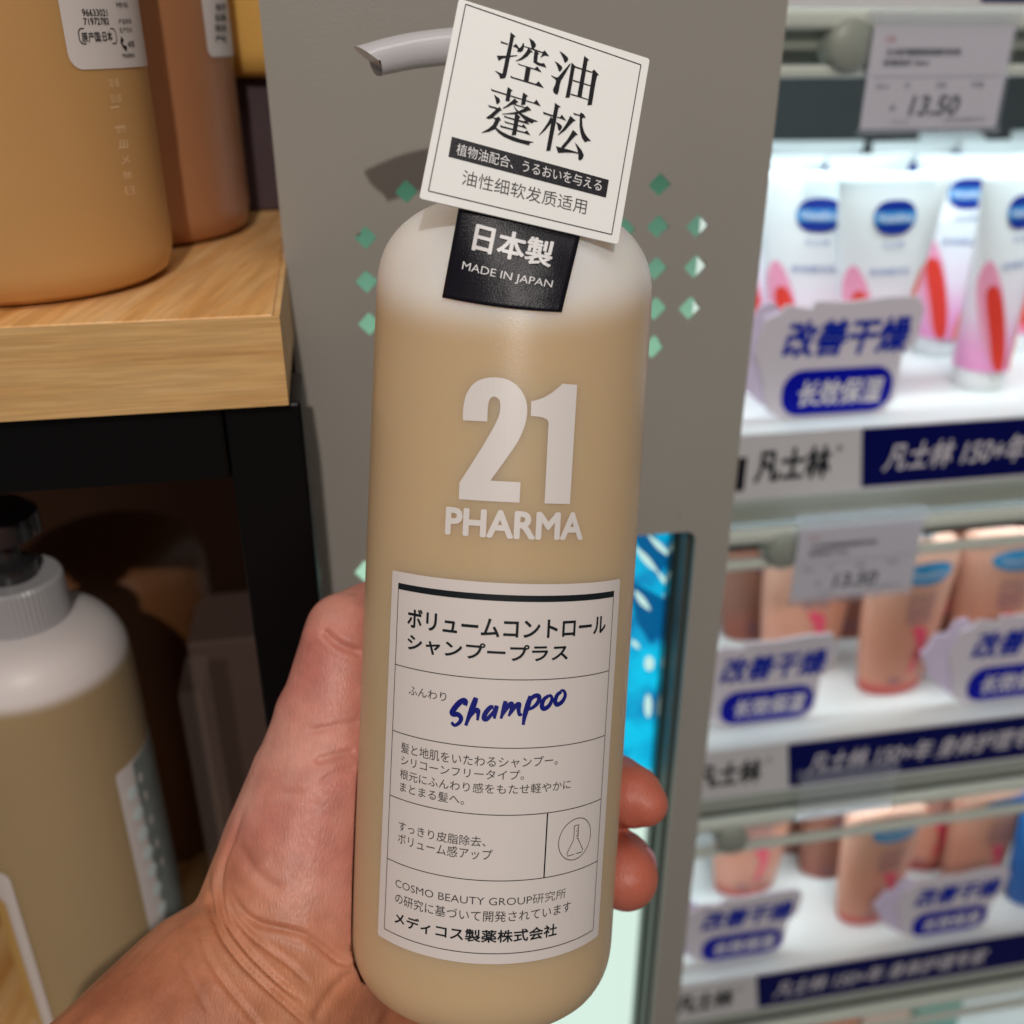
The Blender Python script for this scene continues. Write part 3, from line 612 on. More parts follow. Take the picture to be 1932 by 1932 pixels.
# find height of the shoulder top so that the collar foot meets the right row
zt4 = A0.z
for i in range(60):
    y_ = pix(Vector((A0.x, A0.y, zt4)))[1]; zt4 += (y_-1168)*.0001
c4 = Vector((A0.x, A0.y, zt4-hh4))
K4 = Cyl(c4, Vector((1, 0, 0)), Vector((0, 1, 0)), Vector((0, 0, 1)), r4)
zl4 = K4.uv(60, 1340)[1]
e4 = empty('pump_bottle', c4, 'frosted pump bottle with grey ribbed collar on the lower shelf, bottom left', 'bottle')
m4 = liquid_mat('cream_frosted', (178, 152, 114), (240, 230, 226), zl4, .004, sss=.3)
mb = MB(); lathe(mb, big_profile(r4, hh4), m4, 128); mb.build('bottle_body', e4, smooth=True); pump_parts(e4, hh4+.001, M['grey_plastic'], .0175, True)
M['silver'] = mat('label_silver', (150, 158, 154), .3, metal=.2, noise=.4, nscale=90)
M['led_glint'] = mat('led_glint_dot', (228, 240, 240), .25)  # LED strip reflections in the glossy label, painted as white dots
mb = MB(); ua, va = K4.uv(216, 1462); vbt = K4.uv(285, 1740)[1]-.012
poly2d([rrect(ua, ua+.045, vbt-.03, va, .002)], bis=.002, G=K4.G(.0003), mb=mb, m=M['paper'])
poly2d([rrect(ua+.009, ua+.044, vbt-.029, va-.001, .001)], bis=.002, G=K4.G(.0005), mb=mb, m=M['silver'])
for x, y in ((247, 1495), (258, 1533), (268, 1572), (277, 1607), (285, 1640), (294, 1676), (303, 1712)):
    u, v = K4.uv(x, y); poly2d([[(u+.0028*math.cos(a), v+.0034*math.sin(a)) for a in np.linspace(0, 6.283, 18)[:-1]]], bis=.002, G=K4.G(.0008), mb=mb, m=M['led_glint'])
for x, y in ((262, 1466), (272, 1500), (283, 1545), (293, 1590), (303, 1625)):
    u, v = K4.uv(x, y); poly2d([[(u+.0012*math.cos(a), v+.0026*math.sin(a)) for a in np.linspace(0, 6.283, 14)[:-1]]], bis=.002, G=K4.G(.0008), mb=mb, m=M['paper'])
mb.build('side_label', e4)
M['honey_print'] = mat('honey_print', (206, 166, 96), .35, noise=.08, nscale=30)
mb = MB(); u1, v1_ = K4.uv(18, 1652)
poly2d([rrect(u1-.06, u1, v1_-.10, v1_, .003)], bis=.002, G=K4.G(.0003), mb=mb, m=M['paper'])
poly2d([rrect(u1-.056, u1-.0075, v1_-.096, v1_-.018, .001)], bis=.002, G=K4.G(.0005), mb=mb, m=M['honey_print'])
mb.build('front_label', e4)
# lower shelf board carrying it
v4 = c4.z-PO.z
ls = empty('lower_shelf', F(ub-.2, v4-.03, wb-.1), 'oak shelf board below the black frame, hidden behind the wrist', 'shelf')
mb = MB(); fbox(mb, ub-.55, upl-.0006, v4-.025, v4-.0003, wb-.42, wb-.0, M['wood_top']); o = mb.build('board', bevel=.0006); place(ls, o)
# carton and acrylic riser at the back of the lower shelf
M['brown_box'] = mat('carton_brown', (88, 68, 60), .6, noise=.1)
w5 = wb-.17; a = hit(352, 1215, w5); b = hit(520, 1215, w5)
mb = MB(); fbox(mb, a[0], b[0]+.03, v4, a[1], w5-.05, w5, M['brown_box']); o = mb.build('carton', bevel=.001); tag(o, 'dull brown carton at the back of the lower shelf between bottle and black post', 'box')
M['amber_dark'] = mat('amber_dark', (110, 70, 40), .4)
w6 = wb-.23; a2 = hit(200, 1010, w6)
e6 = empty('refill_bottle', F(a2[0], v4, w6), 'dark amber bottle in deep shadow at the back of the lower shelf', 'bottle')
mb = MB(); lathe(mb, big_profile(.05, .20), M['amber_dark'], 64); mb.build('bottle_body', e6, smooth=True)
M['acryl'] = mat('acrylic', (130, 112, 102), .12, alpha=.22, spec=.9)
w7 = wb-.09; a = hit(372, 1420, w7)
mb = MB(); fbox(mb, a[0]-.004, a[0]+.006, v4, hit(345, 1310, w7)[1], w7-.03, w7, M['acryl']); o = mb.build('acrylic_riser', bevel=.001); tag(o, 'clear acrylic riser standing right of the lower pump bottle', 'riser')

# ================================================================== THE HELD BOTTLE
def c2w(v): return RT*v[0]+DN*v[1]+FW*v[2]
TX, TZ = .05177, -.09027
axis = c2w((TX, -1, TZ)).normalized(); nn = (-FW-axis*(-FW).dot(axis)).normalized(); ss = nn.cross(axis)*-1
if ss.x < 0: ss = -ss
Xb, Yb, Zb = ss.normalized(), (-nn).normalized(), axis
if Xb.cross(Yb).dot(Zb) < 0: print('HANDEDNESS WRONG')
RB = .036; HB = -.1295
O0 = CAM+c2w((-.00234, 0, .26486))
base = O0+axis*HB
KB = Cyl(base, Xb, Yb, Zb, RB)
eb = empty('shampoo_bottle', base, 'frosted bottle of tan shampoo with white 21 PHARMA print, held upright by the hand', 'bottle', rot=KB.R)
def Lw(p): return base+Xb*p[0]+Yb*p[1]+Zb*p[2]
prof = [(.020, .0022), (.024, .0008), (.0275, 0), (.0300, .0007), (.0330, .0030), (.0350, .0068), (.0358, .0105), (.036, .014)]
prof = spline_prof(prof, 3)+[(.036, .04), (.036, .08), (.036, .12), (.036, .16)]
dome = [(.036, .184), (.03590, .1885), (.0354, .1925), (.0340, .1968), (.0315, .2008), (.0280, .2042), (.0235, .2070), (.0180, .2090), (.0128, .2100)]
prof = prof+spline_prof(dome, 4)
up = Vector((0, 0, 1)); upl_ = (up.dot(Xb), up.dot(Yb), up.dot(Zb))
# liquid surface is level in the world
u, v = KB.uv(966, 600); pl = KB.G()(u, v); lvl = sum(a*b for a, b in zip(pl, upl_))
mB = liquid_mat('frosted_tan', (207, 178, 140), (246, 238, 230), lvl, .0075, rough=.33, axis=upl_, sss=.6, scl=.020)
mb = MB(); lathe(mb, prof, mB, 160); mb.build('bottle_body', eb, smooth=True)
GB = KB.G(.00012)
# print '21'
def Lz(x, y, s, ox, oy): return KB.uv(ox+x*s, oy+y*s)
N7 = lambda x, y: Lz(x, y, .32676, 631.3, 631.3)
two = catmull([Vector(N7(*p)) for p in ((742, 495), (744, 420), (762, 345), (800, 287), (855, 256), (925, 247), (1000, 260), (1062, 303), (1100, 365), (1112, 430), (1104, 500), (1083, 565), (1050, 630), (990, 718), (900, 843))], 5)
two += [Vector(N7(*p)) for p in ((1073, 852), (1067, 970), (718, 950), (722, 855))]
two += catmull([Vector(N7(*p)) for p in ((722, 855), (800, 733), (870, 620), (925, 522), (950, 465), (957, 415), (951, 378), (924, 358), (899, 370), (888, 402), (884, 450), (882, 502))], 5)[1:]
one = [Vector(N7(*p)) for p in ((1315, 283), (1399, 290), (1357, 978), (1211, 975), (1234, 520))]+catmull([Vector(N7(*p)) for p in ((1234, 520), (1230, 497), (1207, 481), (1170, 473), (1132, 470))], 4)[1:]+catmull([Vector(N7(*p)) for p in ((1135, 385), (1185, 372), (1235, 348), (1280, 315), (1315, 283))], 4)[:-1]
mb = MB()
poly2d([[(p.x, p.y) for p in two]], bis=.0015, G=GB, mb=mb, m=M['white_print']); poly2d([[(p.x, p.y) for p in one]], bis=.0015, G=GB, mb=mb, m=M['white_print'])
def lt(mb, s, zf, a, b, top, m, G=GB, z=2e-5, **k):
    u0, v0 = zf(*a); u1, v1_ = zf(*b); vt = zf(a[0], top)[1]; text(mb, s, u0, u1, (v0+v1_)/2, vt-v0, m, G, z=z, bis=.0015, **k)
lt(mb, 'PHARMA', N7, (645, 1145), (1424, 1178), 998, M['white_print'], bold=.05)
mb.build('printed_logo', eb)
# label
L1 = lambda x, y: Lz(x, y, .26143, 694.5, 1041.8)
L2 = lambda x, y: Lz(x, y, .26470, 694.4, 1420.5)
tl, tr, bl, br = L1(180, 132), L1(1815, 192), L2(70, 1295), L2(1640, 1300)
x0 = (tl[0]+bl[0])/2; x1 = (tr[0]+br[0])/2; y1 = (tl[1]+tr[1]+L1(1200, 225)[1])/3; y0 = (bl[1]+br[1]+L2(880, 1500)[1])/3
mb = MB(); poly2d([rrect(x0, x1, y0, y1, .0006)], bis=.0015, G=KB.G(.0001), mb=mb, m=M['paper'])
GL = KB.G(.00016); lw = .00022
bx0 = (L1(222, 265)[0]+L2(115, 1250)[0])/2; bx1 = (L1(1772, 320)[0]+L2(1600, 1258)[0])/2; byT = (L1(222, 222)[1]+L1(1772, 275)[1])/2; byt2 = (L1(222, 265)[1]+L1(1772, 320)[1])/2; byB = (L2(115, 1250)[1]+L2(1600, 1258)[1])/2
def rect(a, b, c, d, m): poly2d([[(a, c), (b, c), (b, d), (a, d)]], bis=.0015, G=GL, mb=mb, m=m)
rect(bx0, bx1, byt2, byT, M['ink_bold'])
rect(bx0, bx0+lw, byB, byt2, M['ink_thin']); rect(bx1-lw, bx1, byB, byt2, M['ink_thin'])
hy = [(L1(200, 808)[1]+L1(1738, 852)[1])/2, (L1(175, 1283)[1]+L1(1710, 1318)[1])/2, (L2(155, 297)[1]+L2(1663, 322)[1])/2, (L2(137, 747)[1]+L2(1633, 768)[1])/2, byB]
for y in hy: rect(bx0+lw, bx1-lw, y-lw/2, y+lw/2, M['ink_thin'])
dx = (L2(1278, 428)[0]+L2(1252, 885)[0])/2; rect(dx-.00018, dx+.00018, hy[3]+lw/2, hy[2]-lw/2, M['ink'])
for s_, zf, a, b, top, m, bd in (
    ('ボリュームコントロール', L1, (288, 535), (1705, 575), 402, M['ink_bold'], .026),
    ('シャンプープラス', L1, (288, 705), (1435, 775), 588, M['ink_bold'], .026),
    ('ふんわり', L1, (295, 1032), (565, 1068), 968, M['ink_thin'], 0),
    ('髪と地肌をいたわるシャンプー。', L1, (240, 1445), (1365, 1530), 1368, M['ink_thin'], 0),
    ('シリコーンフリータイプ。', L2, (238, 82), (1110, 187), 14, M['ink_thin'], 0),
    ('根元にふんわり感をもたせ軽やかに', L2, (230, 185), (1440, 245), 115, M['ink_thin'], 0),
    ('まとまる髪へ。', L2, (230, 278), (685, 362), 208, M['ink_thin'], 0),
    ('すっきり皮脂除去、', L2, (220, 555), (838, 662), 483, M['ink_thin'], 0),
    ('ボリューム感アップ', L2, (215, 655), (885, 748), 578, M['ink_thin'], 0),
    ('COSMO BEAUTY GROUP研究所', L2, (198, 952), (1405, 1030), 882, M['ink_thin'], -.006),
    ('の研究に基づいて開発されています', L2, (195, 1075), (1440, 1115), 998, M['ink_thin'], 0),
    ('メディコス製薬株式会社', L2, (193, 1212), (1340, 1292), 1125, M['ink_bold'], .022)):
    lt(mb, s_, zf, a, b, top, m, G=GL, bold=bd)
# Shampoo in brush lettering
def brush(pts, wz=26, taper=True):
    P = catmull([Vector(L1(*p)) for p in pts], 6); n = len(P); wd = []
    for i in range(n):
        t = i/(n-1); wd.append(1.5*wz*.26143*.000128*(.62+.48*math.sin(math.pi*min(1, t*1.0+.12))))
    stroke(mb, P, wd, M['ink_blue'], GL, 3e-5+random.random()*2e-5)
brush([(700, 1105), (706, 1078), (690, 1068), (655, 1090), (615, 1140), (612, 1165), (650, 1170), (672, 1195), (660, 1228), (625, 1248), (604, 1225)], 25)
brush([(780, 1048), (762, 1100), (735, 1170), (705, 1250)], 26); brush([(728, 1190), (765, 1145), (792, 1140), (795, 1170), (790, 1212)], 22)
brush([(905, 1118), (880, 1120), (845, 1165), (838, 1200), (862, 1200), (905, 1150), (930, 1108)], 22); brush([(930, 1105), (915, 1155), (912, 1200)], 22)
brush([(992, 1072), (980, 1130), (958, 1200)], 22); brush([(972, 1165), (1010, 1110), (1035, 1092), (1035, 1120), (1015, 1182)], 21); brush([(1022, 1165), (1060, 1112), (1088, 1095), (1085, 1130), (1092, 1172), (1110, 1165)], 21)
brush([(1172, 1035), (1152, 1100), (1130, 1175), (1118, 1245)], 25); brush([(1148, 1090), (1190, 1042), (1225, 1035), (1232, 1065), (1205, 1105), (1165, 1130), (1142, 1128)], 21)
brush([(1300, 1035), (1268, 1060), (1252, 1105), (1268, 1128), (1305, 1105), (1325, 1060), (1312, 1032), (1290, 1045)], 21)
brush([(1392, 1005), (1362, 1030), (1348, 1075), (1364, 1098), (1400, 1075), (1420, 1030), (1408, 998), (1385, 1000)], 21)
# flask in circle
def oval(cx, cy, rx, ry, wdt, tilt=0):
    P = [Vector(L2(cx+rx*math.cos(a)-tilt*ry*math.sin(a)*-1*0, cy+ry*math.sin(a))) for a in np.linspace(0, 6.283, 49)[:-1]]; return P
c_ = Vector(L2(1478, 612)); rxx = (L2(1590, 590)[0]-L2(1368, 630)[0])/2; ryy = rxx
stroke(mb, [(c_.x+rxx*math.cos(a), c_.y+rxx*math.sin(a)) for a in np.linspace(0, 6.2832, 61)[:-1]], .0002, M['ink_thin'], GL, 0, closed=True)
k_ = rxx
fl_ = [(-.16, .66), (.16, .66), (.16, .60), (.13, .60), (.13, .0), (.50, -.62), (.44, -.74), (-.44, -.74), (-.50, -.62), (-.13, .0), (-.13, .60), (-.16, .60)]
stroke(mb, [(c_.x+x*k_, c_.y+y*k_) for x, y in fl_], .0002, M['ink_thin'], GL, 1e-5, closed=True)
for i in range(5): stroke(mb, [(c_.x+.13*k_, c_.y+(.5-.12*i)*k_), (c_.x+(.0 if i % 2 else .04)*k_, c_.y+(.5-.12*i)*k_)], .00016, M['ink_thin'], GL, 1e-5)
mb.build('front_label', eb)
# pump on top, its spout pointing left
mb = MB(); lathe(mb, [(.0125, .2095), (.0125, .2135)], mB, 64); mb.build('neck', eb, smooth=True)
mb = MB(); lathe(mb, [(.0138, .2136), (.0145, .2145), (.0143, .227), (.0130, .2285)], M['pump_plastic'], 120, rib=.02); mb.build('ribbed_collar', eb)
zsp = .2365
for i in range(80): zsp += (pix(Lw((0, 0, zsp)))[1]-114)*.00008
mb = MB(); lathe(mb, [(.0075, .2286), (.0075, .232), (.0042, .2335), (.0042, zsp-.0062), (.0095, zsp-.0058), (.0100, zsp-.005), (.0100, zsp+.0035), (.0085, zsp+.0055), (.004, zsp+.006)], M['pump_plastic'], 64); ph_ = mb.build('pump_head', eb, smooth=True, autos=40)
# spout path: fitted to the pixels of its tip, on the bottle's own left side
sd = .268
pa = [W(985, 108, sd+.004), W(900, 88, sd), W(850, 88, sd-.002), (W(780, 96, sd-.004)), W(730, 106, sd-.006), W(703, 113, sd-.007)]
Q = catmull(pa, 5); mb = MB(); vs = []; fs = []; n = 24
for i, p in enumerate(Q):
    t = i/(len(Q)-1); tg = (Q[min(i+1, len(Q)-1)]-Q[max(i-1, 0)]).normalized(); side = tg.cross(up).normalized(); upv = side.cross(tg).normalized()
    hz, hy_ = .0058+.0008*(1-t), .0049-.0007*t
    for k in range(n):
        a = 2*math.pi*k/n; ca, sa = math.cos(a), math.sin(a)
        x = (abs(ca)**.8)*(1 if ca > 0 else -1)*hz; z = (abs(sa)**.8)*(1 if sa > 0 else -1)*hy_
        if i == len(Q)-1: off = (z/hy_)*.0036
        else: off = 0
        q = p+side*x+upv*z+tg*off; q = q-base; vs.append((q.dot(Xb), q.dot(Yb), q.dot(Zb)))
for i in range(len(Q)-1):
    for k in range(n): a, b = i*n+k, i*n+(k+1) % n; fs.append((a, b, b+n, a+n))
fs.append(tuple((len(Q)-1)*n+k for k in range(n))); fs.append(tuple(range(n-1, -1, -1)))
mb.add(vs, fs, M['pump_plastic']); mb.build('pump_spout', ph_, smooth=True, autos=45)

# ================================================================== HANG TAG
kz = .925
cc = [W(866, -3, .23978*kz), W(1226, 111, .25178*kz), W(1166, 461, .24618*kz), W(791, 374, .235*kz)]
cen = (cc[0]+cc[1]+cc[2]+cc[3])/4
ex = ((cc[1]-cc[0])+(cc[2]-cc[3])).normalized(); ey = ((cc[0]-cc[3])+(cc[1]-cc[2])); ey = (ey-ex*ey.dot(ex)).normalized(); en = ex.cross(ey)
wd2 = ((cc[1]-cc[0]).length+(cc[2]-cc[3]).length)/4; hd2 = ((cc[0]-cc[3]).length+(cc[1]-cc[2]).length)/4
def cuv(px, py): r = ray(px, py); t = (cen-CAM).dot(en)/r.dot(en); p = CAM+r*t-cen; return p.dot(ex), p.dot(ey)
C4 = [cuv(866, -3), cuv(1226, 111), cuv(1166, 461), cuv(791, 374)]
def GC(x, y, z=0):                               # slight natural bow of the card
    q = cen+ex*x+ey*y+en*(z-.0006*(x/wd2)**2*0)
    return q
et = empty('hang_tag', cen-ey*hd2, 'white square card tag with black fold reading 控油蓬松 leaning over the bottle shoulder', 'tag')
Kz = lambda x, y: cuv(757.6+.32669*x, .32669*y)
mb = MB()
def rcorner(C, r=.0007):
    out = []
    for i in range(4):
        p = Vector(C[i]); a = (Vector(C[i-1])-p).normalized(); b = (Vector(C[(i+1) % 4])-p).normalized()
        for t in (0, .25, .5, .75, 1): out.append(p+a*r*(1-t)**2+b*r*t**2)
    return [(p.x, p.y) for p in out]
poly2d([rcorner(C4)], G=GC, mb=mb, m=M['card']); cd_ = mb.build('card_sheet'); so = cd_.modifiers.new('t', 'SOLIDIFY'); so.thickness = .0005; so.offset = -1
mb = MB()
fr4 = [Vector(Kz(*p)) for p in ((370, 25), (1382, 375), (1213, 1355), (155, 1103))]; cf4 = sum(fr4, Vector((0, 0)))/4
for i in range(4): stroke(mb, [fr4[i], fr4[(i+1) % 4]], .00022, M['ink'], GC, .0001)
def crow(s, a, b, h, m, z=.0001, bold=0, xbold=0):  # text in the card frame between two zoom points on the baseline
    A_, B_ = Vector(Kz(*a)), Vector(Kz(*b)); t = (B_-A_); L_ = t.length; t.normalize(); q = Vector((-t.y, t.x)); G_ = lambda x, y, zz=0: GC(*(A_+t*x+q*y), zz)
    text(mb, s, 0, L_, 0, h*.32669*.0001285, m, G_, z=z, bold=bold, xbold=xbold, res=5)
BRUSH = {
 (1460, 80): ["632,160 785,290 735,300 515,1390 480,1480 420,1500 330,1500 300,1400 260,1355 185,1290 200,1275 300,1325 395,1355 500,850 605,400 630,180", "345,405 400,440 560,492 560,530 420,490 360,475", "232,838 490,840 820,825 835,845 640,875 490,905 390,925 290,990",
  "700,545 740,540 785,490 890,625 850,660 800,610 730,590", "890,625 950,560 985,475 1020,475 1025,580 990,690 930,735 840,730 820,690 850,655", "1165,325 1310,425 1365,510 1360,570 1300,645 1240,630 1215,500 1190,400", "1030,560 1330,650 1560,735 1550,765 1320,690 1140,625 1030,585",
  "1560,735 1620,685 1750,865 1680,840 1600,840 1485,905 1545,790", "1135,625 1220,680 1280,745 1215,745 1120,860 960,960 780,1005 775,990 930,900 1060,760 1125,650", "1325,680 1400,720 1465,795 1425,800 1400,1010 1450,1045 1520,1060 1605,1055 1665,1185 1420,1115 1290,1030 1300,850",
  "838,1050 900,1085 1320,1210 1405,1150 1530,1325 1340,1250 860,1100", "1075,1160 1220,1190 1150,1590 1015,1545", "622,1412 700,1455 1360,1650 1440,1575 1595,1775 1340,1690 640,1475"],
 (1630, 140): ["400,120 550,225 640,310 655,360 635,410 580,460 545,455 510,340 450,220", "258,415 370,480 465,565 485,610 475,650 430,710 385,715 350,600 310,500", "165,820 240,865 320,890 370,870 500,715 705,480 720,515 560,800 445,985 410,1110 375,1310 340,1385 260,1355 215,1280 215,1230 280,1080 300,975 275,935 165,845",
  "748,455 870,570 840,620 695,1465 570,1475 640,1130 725,640", "1115,265 1265,390 1215,400 1040,1450 915,1410 1050,650", "1340,715 1395,655 1540,815 1490,830 1440,1050 1335,1680 1205,1690 1240,1470 1350,750",
  "855,565 1345,725 1330,755 840,600", "790,955 1290,1110 1290,1140 780,990", "725,1350 1230,1515 1225,1540 720,1385"],
 (1420, 250): ["450,145 520,185 1690,550 1765,465 1890,660 1690,580 470,210", "935,100 1085,210 1035,225 985,515 865,505 900,300", "1380,255 1525,365 1480,385 1440,610 1315,630 1350,410", "540,320 690,430 715,490 705,545 645,595 605,580 590,480",
  "372,610 420,640 600,690 650,715 695,665 770,775 720,785 530,960 510,1000 380,1025 305,990 420,910 600,745 540,715 400,685", "500,970 600,995 665,955 700,980 745,1065 700,1070 610,1260 580,1310 400,1390 185,1430 185,1415 370,1310 500,1200 575,1050",
  "575,1310 610,1280 760,1390 960,1490 1300,1610 1590,1670 1680,1690 1670,1705 1590,1710 1545,1785 1100,1660 830,1540 660,1420", "1130,435 1250,545 1195,550 1165,600 1070,605 950,670 800,730 785,715 900,640 1040,520", "1130,590 1430,685 1420,710 1110,615",
  "1430,680 1515,655 1620,780 1560,775 1450,820 1230,880 1080,890 780,890 775,875 1000,850 1170,825 1260,795 1430,715", "1085,620 1180,735 1300,850 1460,940 1600,1010 1805,1090 1800,1105 1690,1105 1640,1155 1540,1110 1440,1060 1270,890 1180,800",
  "1150,860 1250,920 1305,985 1265,1000 1175,1490 1045,1495 1100,1200", "825,920 900,955 1400,1090 1480,1060 1560,1185 1380,1135 840,975", "838,1075 900,1110 1340,1225 1395,1175 1495,1315 1330,1255 860,1135", "715,1195 790,1230 1420,1400 1490,1350 1590,1495 1400,1430 730,1260"],
 (1590, 290): ["650,175 825,290 760,310 525,1550 400,1560 530,850 640,300", "312,430 400,465 600,530 600,560 540,560 400,510 325,495", "540,560 600,700 480,840 370,970 200,1115 188,1105 300,960 440,760", "715,575 795,590 855,515 985,695 860,640 715,600", "680,720 790,780 855,840 860,900 795,985 750,950 725,820",
  "1095,545 1255,690 1200,700 1100,800 960,960 750,1110 735,1095 870,940 980,780 1060,620", "1180,455 1250,485 1370,520 1365,550 1210,515", "1370,490 1410,455 1480,500 1545,605 1460,600 1440,650 1450,850 1500,1020 1570,1140 1695,1280 1610,1270 1520,1310 1440,1190 1390,1030 1365,850 1370,600",
  "1168,955 1240,1010 1320,1105 1265,1100 1080,1300 920,1490 820,1460 1000,1250 1100,1090", "682,1425 860,1480 1080,1530 1330,1610 1325,1640 1150,1610 950,1605 750,1620", "1220,1310 1300,1390 1420,1540 1475,1650 1485,1710 1440,1800 1370,1835 1330,1800 1330,1620 1280,1440"]}
kk_ = 0
for (ox, oy), sts in BRUSH.items():
    for st in sts:
        P = [cuv((ox+float(a.split(',')[0])*200/1932)/1.58385, (oy+float(a.split(',')[1])*200/1932)/1.58385) for a in st.split()]
        poly2d([P], G=GC, mb=mb, m=M['ink'], z=.0001+kk_*2e-6); kk_ += 1
bar = [Vector(Kz(*p)) for p in ((290, 790), (1197, 1040), (1180, 1142), (270, 905))]; poly2d([[(p.x, p.y) for p in bar]], G=GC, mb=mb, m=M['tab'], z=.0001)
crow('植物油配合、うるおいを与える', (313, 895), (1150, 1108), 66, M['white_ink'], z=.00018)
crow('油性细软发质适用', (345, 1066), (1062, 1240), 84, M['ink_thin'], bold=-.002)
pr = mb.build('card_print')
# black fold down to the bottle
def surf_depth(px, py):
    d = ray(px, py)
    lo = .19
    for i in range(500):
        t = lo+i*.0002; p = CAM+d*t-base; z = p.dot(Zb); rr = math.hypot(p.dot(Xb), p.dot(Yb))
        if z > .2100: continue
        R_ = float(np.interp(z, [q[1] for q in dome], [q[0] for q in dome])) if z > .184 else .036
        if rr <= R_: return t
    return 1.0
TLp, TRp, BRp, BLp = (868, 378), (1098, 432), (1060, 589), (834, 561)
def tabpt(s, t, off=0):
    px = (BLp[0]*(1-s)+BRp[0]*s)*(1-t)+(TLp[0]*(1-s)+TRp[0]*s)*t; py = (BLp[1]*(1-s)+BRp[1]*s)*(1-t)+(TLp[1]*(1-s)+TRp[1]*s)*t
    sag = 5*math.sin(math.pi*s)*(1-t); py += sag
    r = ray(px, py); dc = (cen-en*.0012-CAM).dot(en)/r.dot(en)
    key = (round(s*20), round(t*16))
    pxb = BLp[0]*(1-s)+BRp[0]*s; pyb = BLp[1]*(1-s)+BRp[1]*s+5*math.sin(math.pi*s)
    db = SDc(s)-.0006
    dt_ = dc
    d = db+(dt_-db)*(t**1.25)
    d = min(d, SDg(s, t)-.0006)
    return CAM+r*(d-off)
_sd = {}
def SDc(s): return SDg(s, 0)
grid_s = np.linspace(-.02, 1.02, 14); grid_t = np.linspace(0, 1, 12); SG = np.zeros((14, 12))
for i, s in enumerate(grid_s):
    for j, t in enumerate(grid_t):
        px = (BLp[0]*(1-s)+BRp[0]*s)*(1-t)+(TLp[0]*(1-s)+TRp[0]*s)*t; py = (BLp[1]*(1-s)+BRp[1]*s)*(1-t)+(TLp[1]*(1-s)+TRp[1]*s)*t+5*math.sin(math.pi*s)*(1-t)
        SG[i, j] = min(surf_depth(px, py), .30)
def SDg(s, t):
    a = (s+.02)/1.04*13; b = t*11; i = int(min(12, max(0, math.floor(a)))); j = int(min(10, max(0, math.floor(b)))); fa, fb = a-i, b-j
    return SG[i, j]*(1-fa)*(1-fb)+SG[i+1, j]*fa*(1-fb)+SG[i, j+1]*(1-fa)*fb+SG[i+1, j+1]*fa*fb
mb = MB(); n1, n2 = 24, 24
mb.add([tabpt(i/n1, j/n2) for j in range(n2+1) for i in range(n1+1)], [(j*(n1+1)+i, j*(n1+1)+i+1, (j+1)*(n1+1)+i+1, (j+1)*(n1+1)+i) for j in range(n2) for i in range(n1)], M['tab'])
tb_ = mb.build('black_fold', smooth=True); so = tb_.modifiers.new('t', 'SOLIDIFY'); so.thickness = .0003; so.offset = -1
mb = MB(); GT = lambda x, y, z=0: tabpt(x, y, z)
text(mb, '日本製', .17, .815, .535, .285, M['white_ink'], GT, z=.00035, bold=.024, bis=.06, y1=.50)
text(mb, 'MADE IN JAPAN', .115, .87, .295, .108, M['white_ink'], GT, z=.00035, bis=.06, y1=.25)
tp = mb.build('fold_print')
place(et, cd_, pr, tb_, tp)

# ================================================================== HAND
def capsule(bm, a, b, ra, rb, n=20):
    d = b-a; L_ = d.length; q = d.to_track_quat('Z', 'Y')
    m_ = 7
    rings = [(-math.cos(math.pi/2*i/m_)*ra, math.sin(math.pi/2*i/m_)*ra) for i in range(m_+1)]
    rings += [(L_+math.sin(math.pi/2*i/m_)*rb, math.cos(math.pi/2*i/m_)*rb) for i in range(m_+1)]
    R_ = []
    for z, r in rings:
        r = max(r, 1e-5); R_.append([bm.verts.new(a+q @ Vector((r*math.cos(2*math.pi*k/n), r*math.sin(2*math.pi*k/n), z))) for k in range(n)])
    for i in range(len(R_)-1):
        for k in range(n): bm.faces.new((R_[i][k], R_[i][(k+1) % n], R_[i+1][(k+1) % n], R_[i+1][k]))
    bm.faces.new(R_[0][::-1]); bm.faces.new(R_[-1])
bm = bmesh.new()
J = lambda x, y, d, r: (W(x, y, d), r)
def chain(*js):
    for (a, ra), (b, rb) in zip(js[:-1], js[1:]): capsule(bm, a, b, ra, rb)
# forearm and wrist
chain(J(-40, 2420, .225, .036), J(262, 2125, .250, .0345), J(424, 1935, .268, .0330), J(548, 1835, .282, .0310))
chain(J(150, 2520, .235, .036), J(440, 2240, .262, .034), J(640, 2060, .282, .030), J(760, 1950, .300, .026))
# palm slab behind the bottle
chain(J(620, 1800, .290, .027), J(760, 1620, .322, .022), J(880, 1420, .332, .016))
chain(J(690, 1900, .300, .026), J(860, 1760, .328, .021), J(940, 1560, .334, .016))
chain(J(800, 1960, .306, .023), J(960, 1800, .330, .018), J(1000, 1660, .334, .015))
chain(J(700, 1700, .31, .022), J(900, 1640, .335, .017))
# thenar eminence, thumb
chain(J(548, 1745, .283, .0280), J(578, 1605, .285, .0245), J(610, 1480, .286, .0215), J(622, 1360, .288, .0165))
chain(J(625, 1430, .288, .0185), J(628, 1330, .288, .0150), J(644, 1210, .289, .0118), J(648, 1190, .290, .0114))
chain(J(646, 1192, .290, .0112), J(700, 1158, .300, .0102), J(775, 1128, .309, .0085))
chain(J(640, 1640, .292, .024), J(660, 1480, .298, .019), J(670, 1380, .300, .014))
# web of the hand
chain(J(650, 1420, .300, .016), J(800, 1400, .326, .014), J(900, 1400, .334, .013))
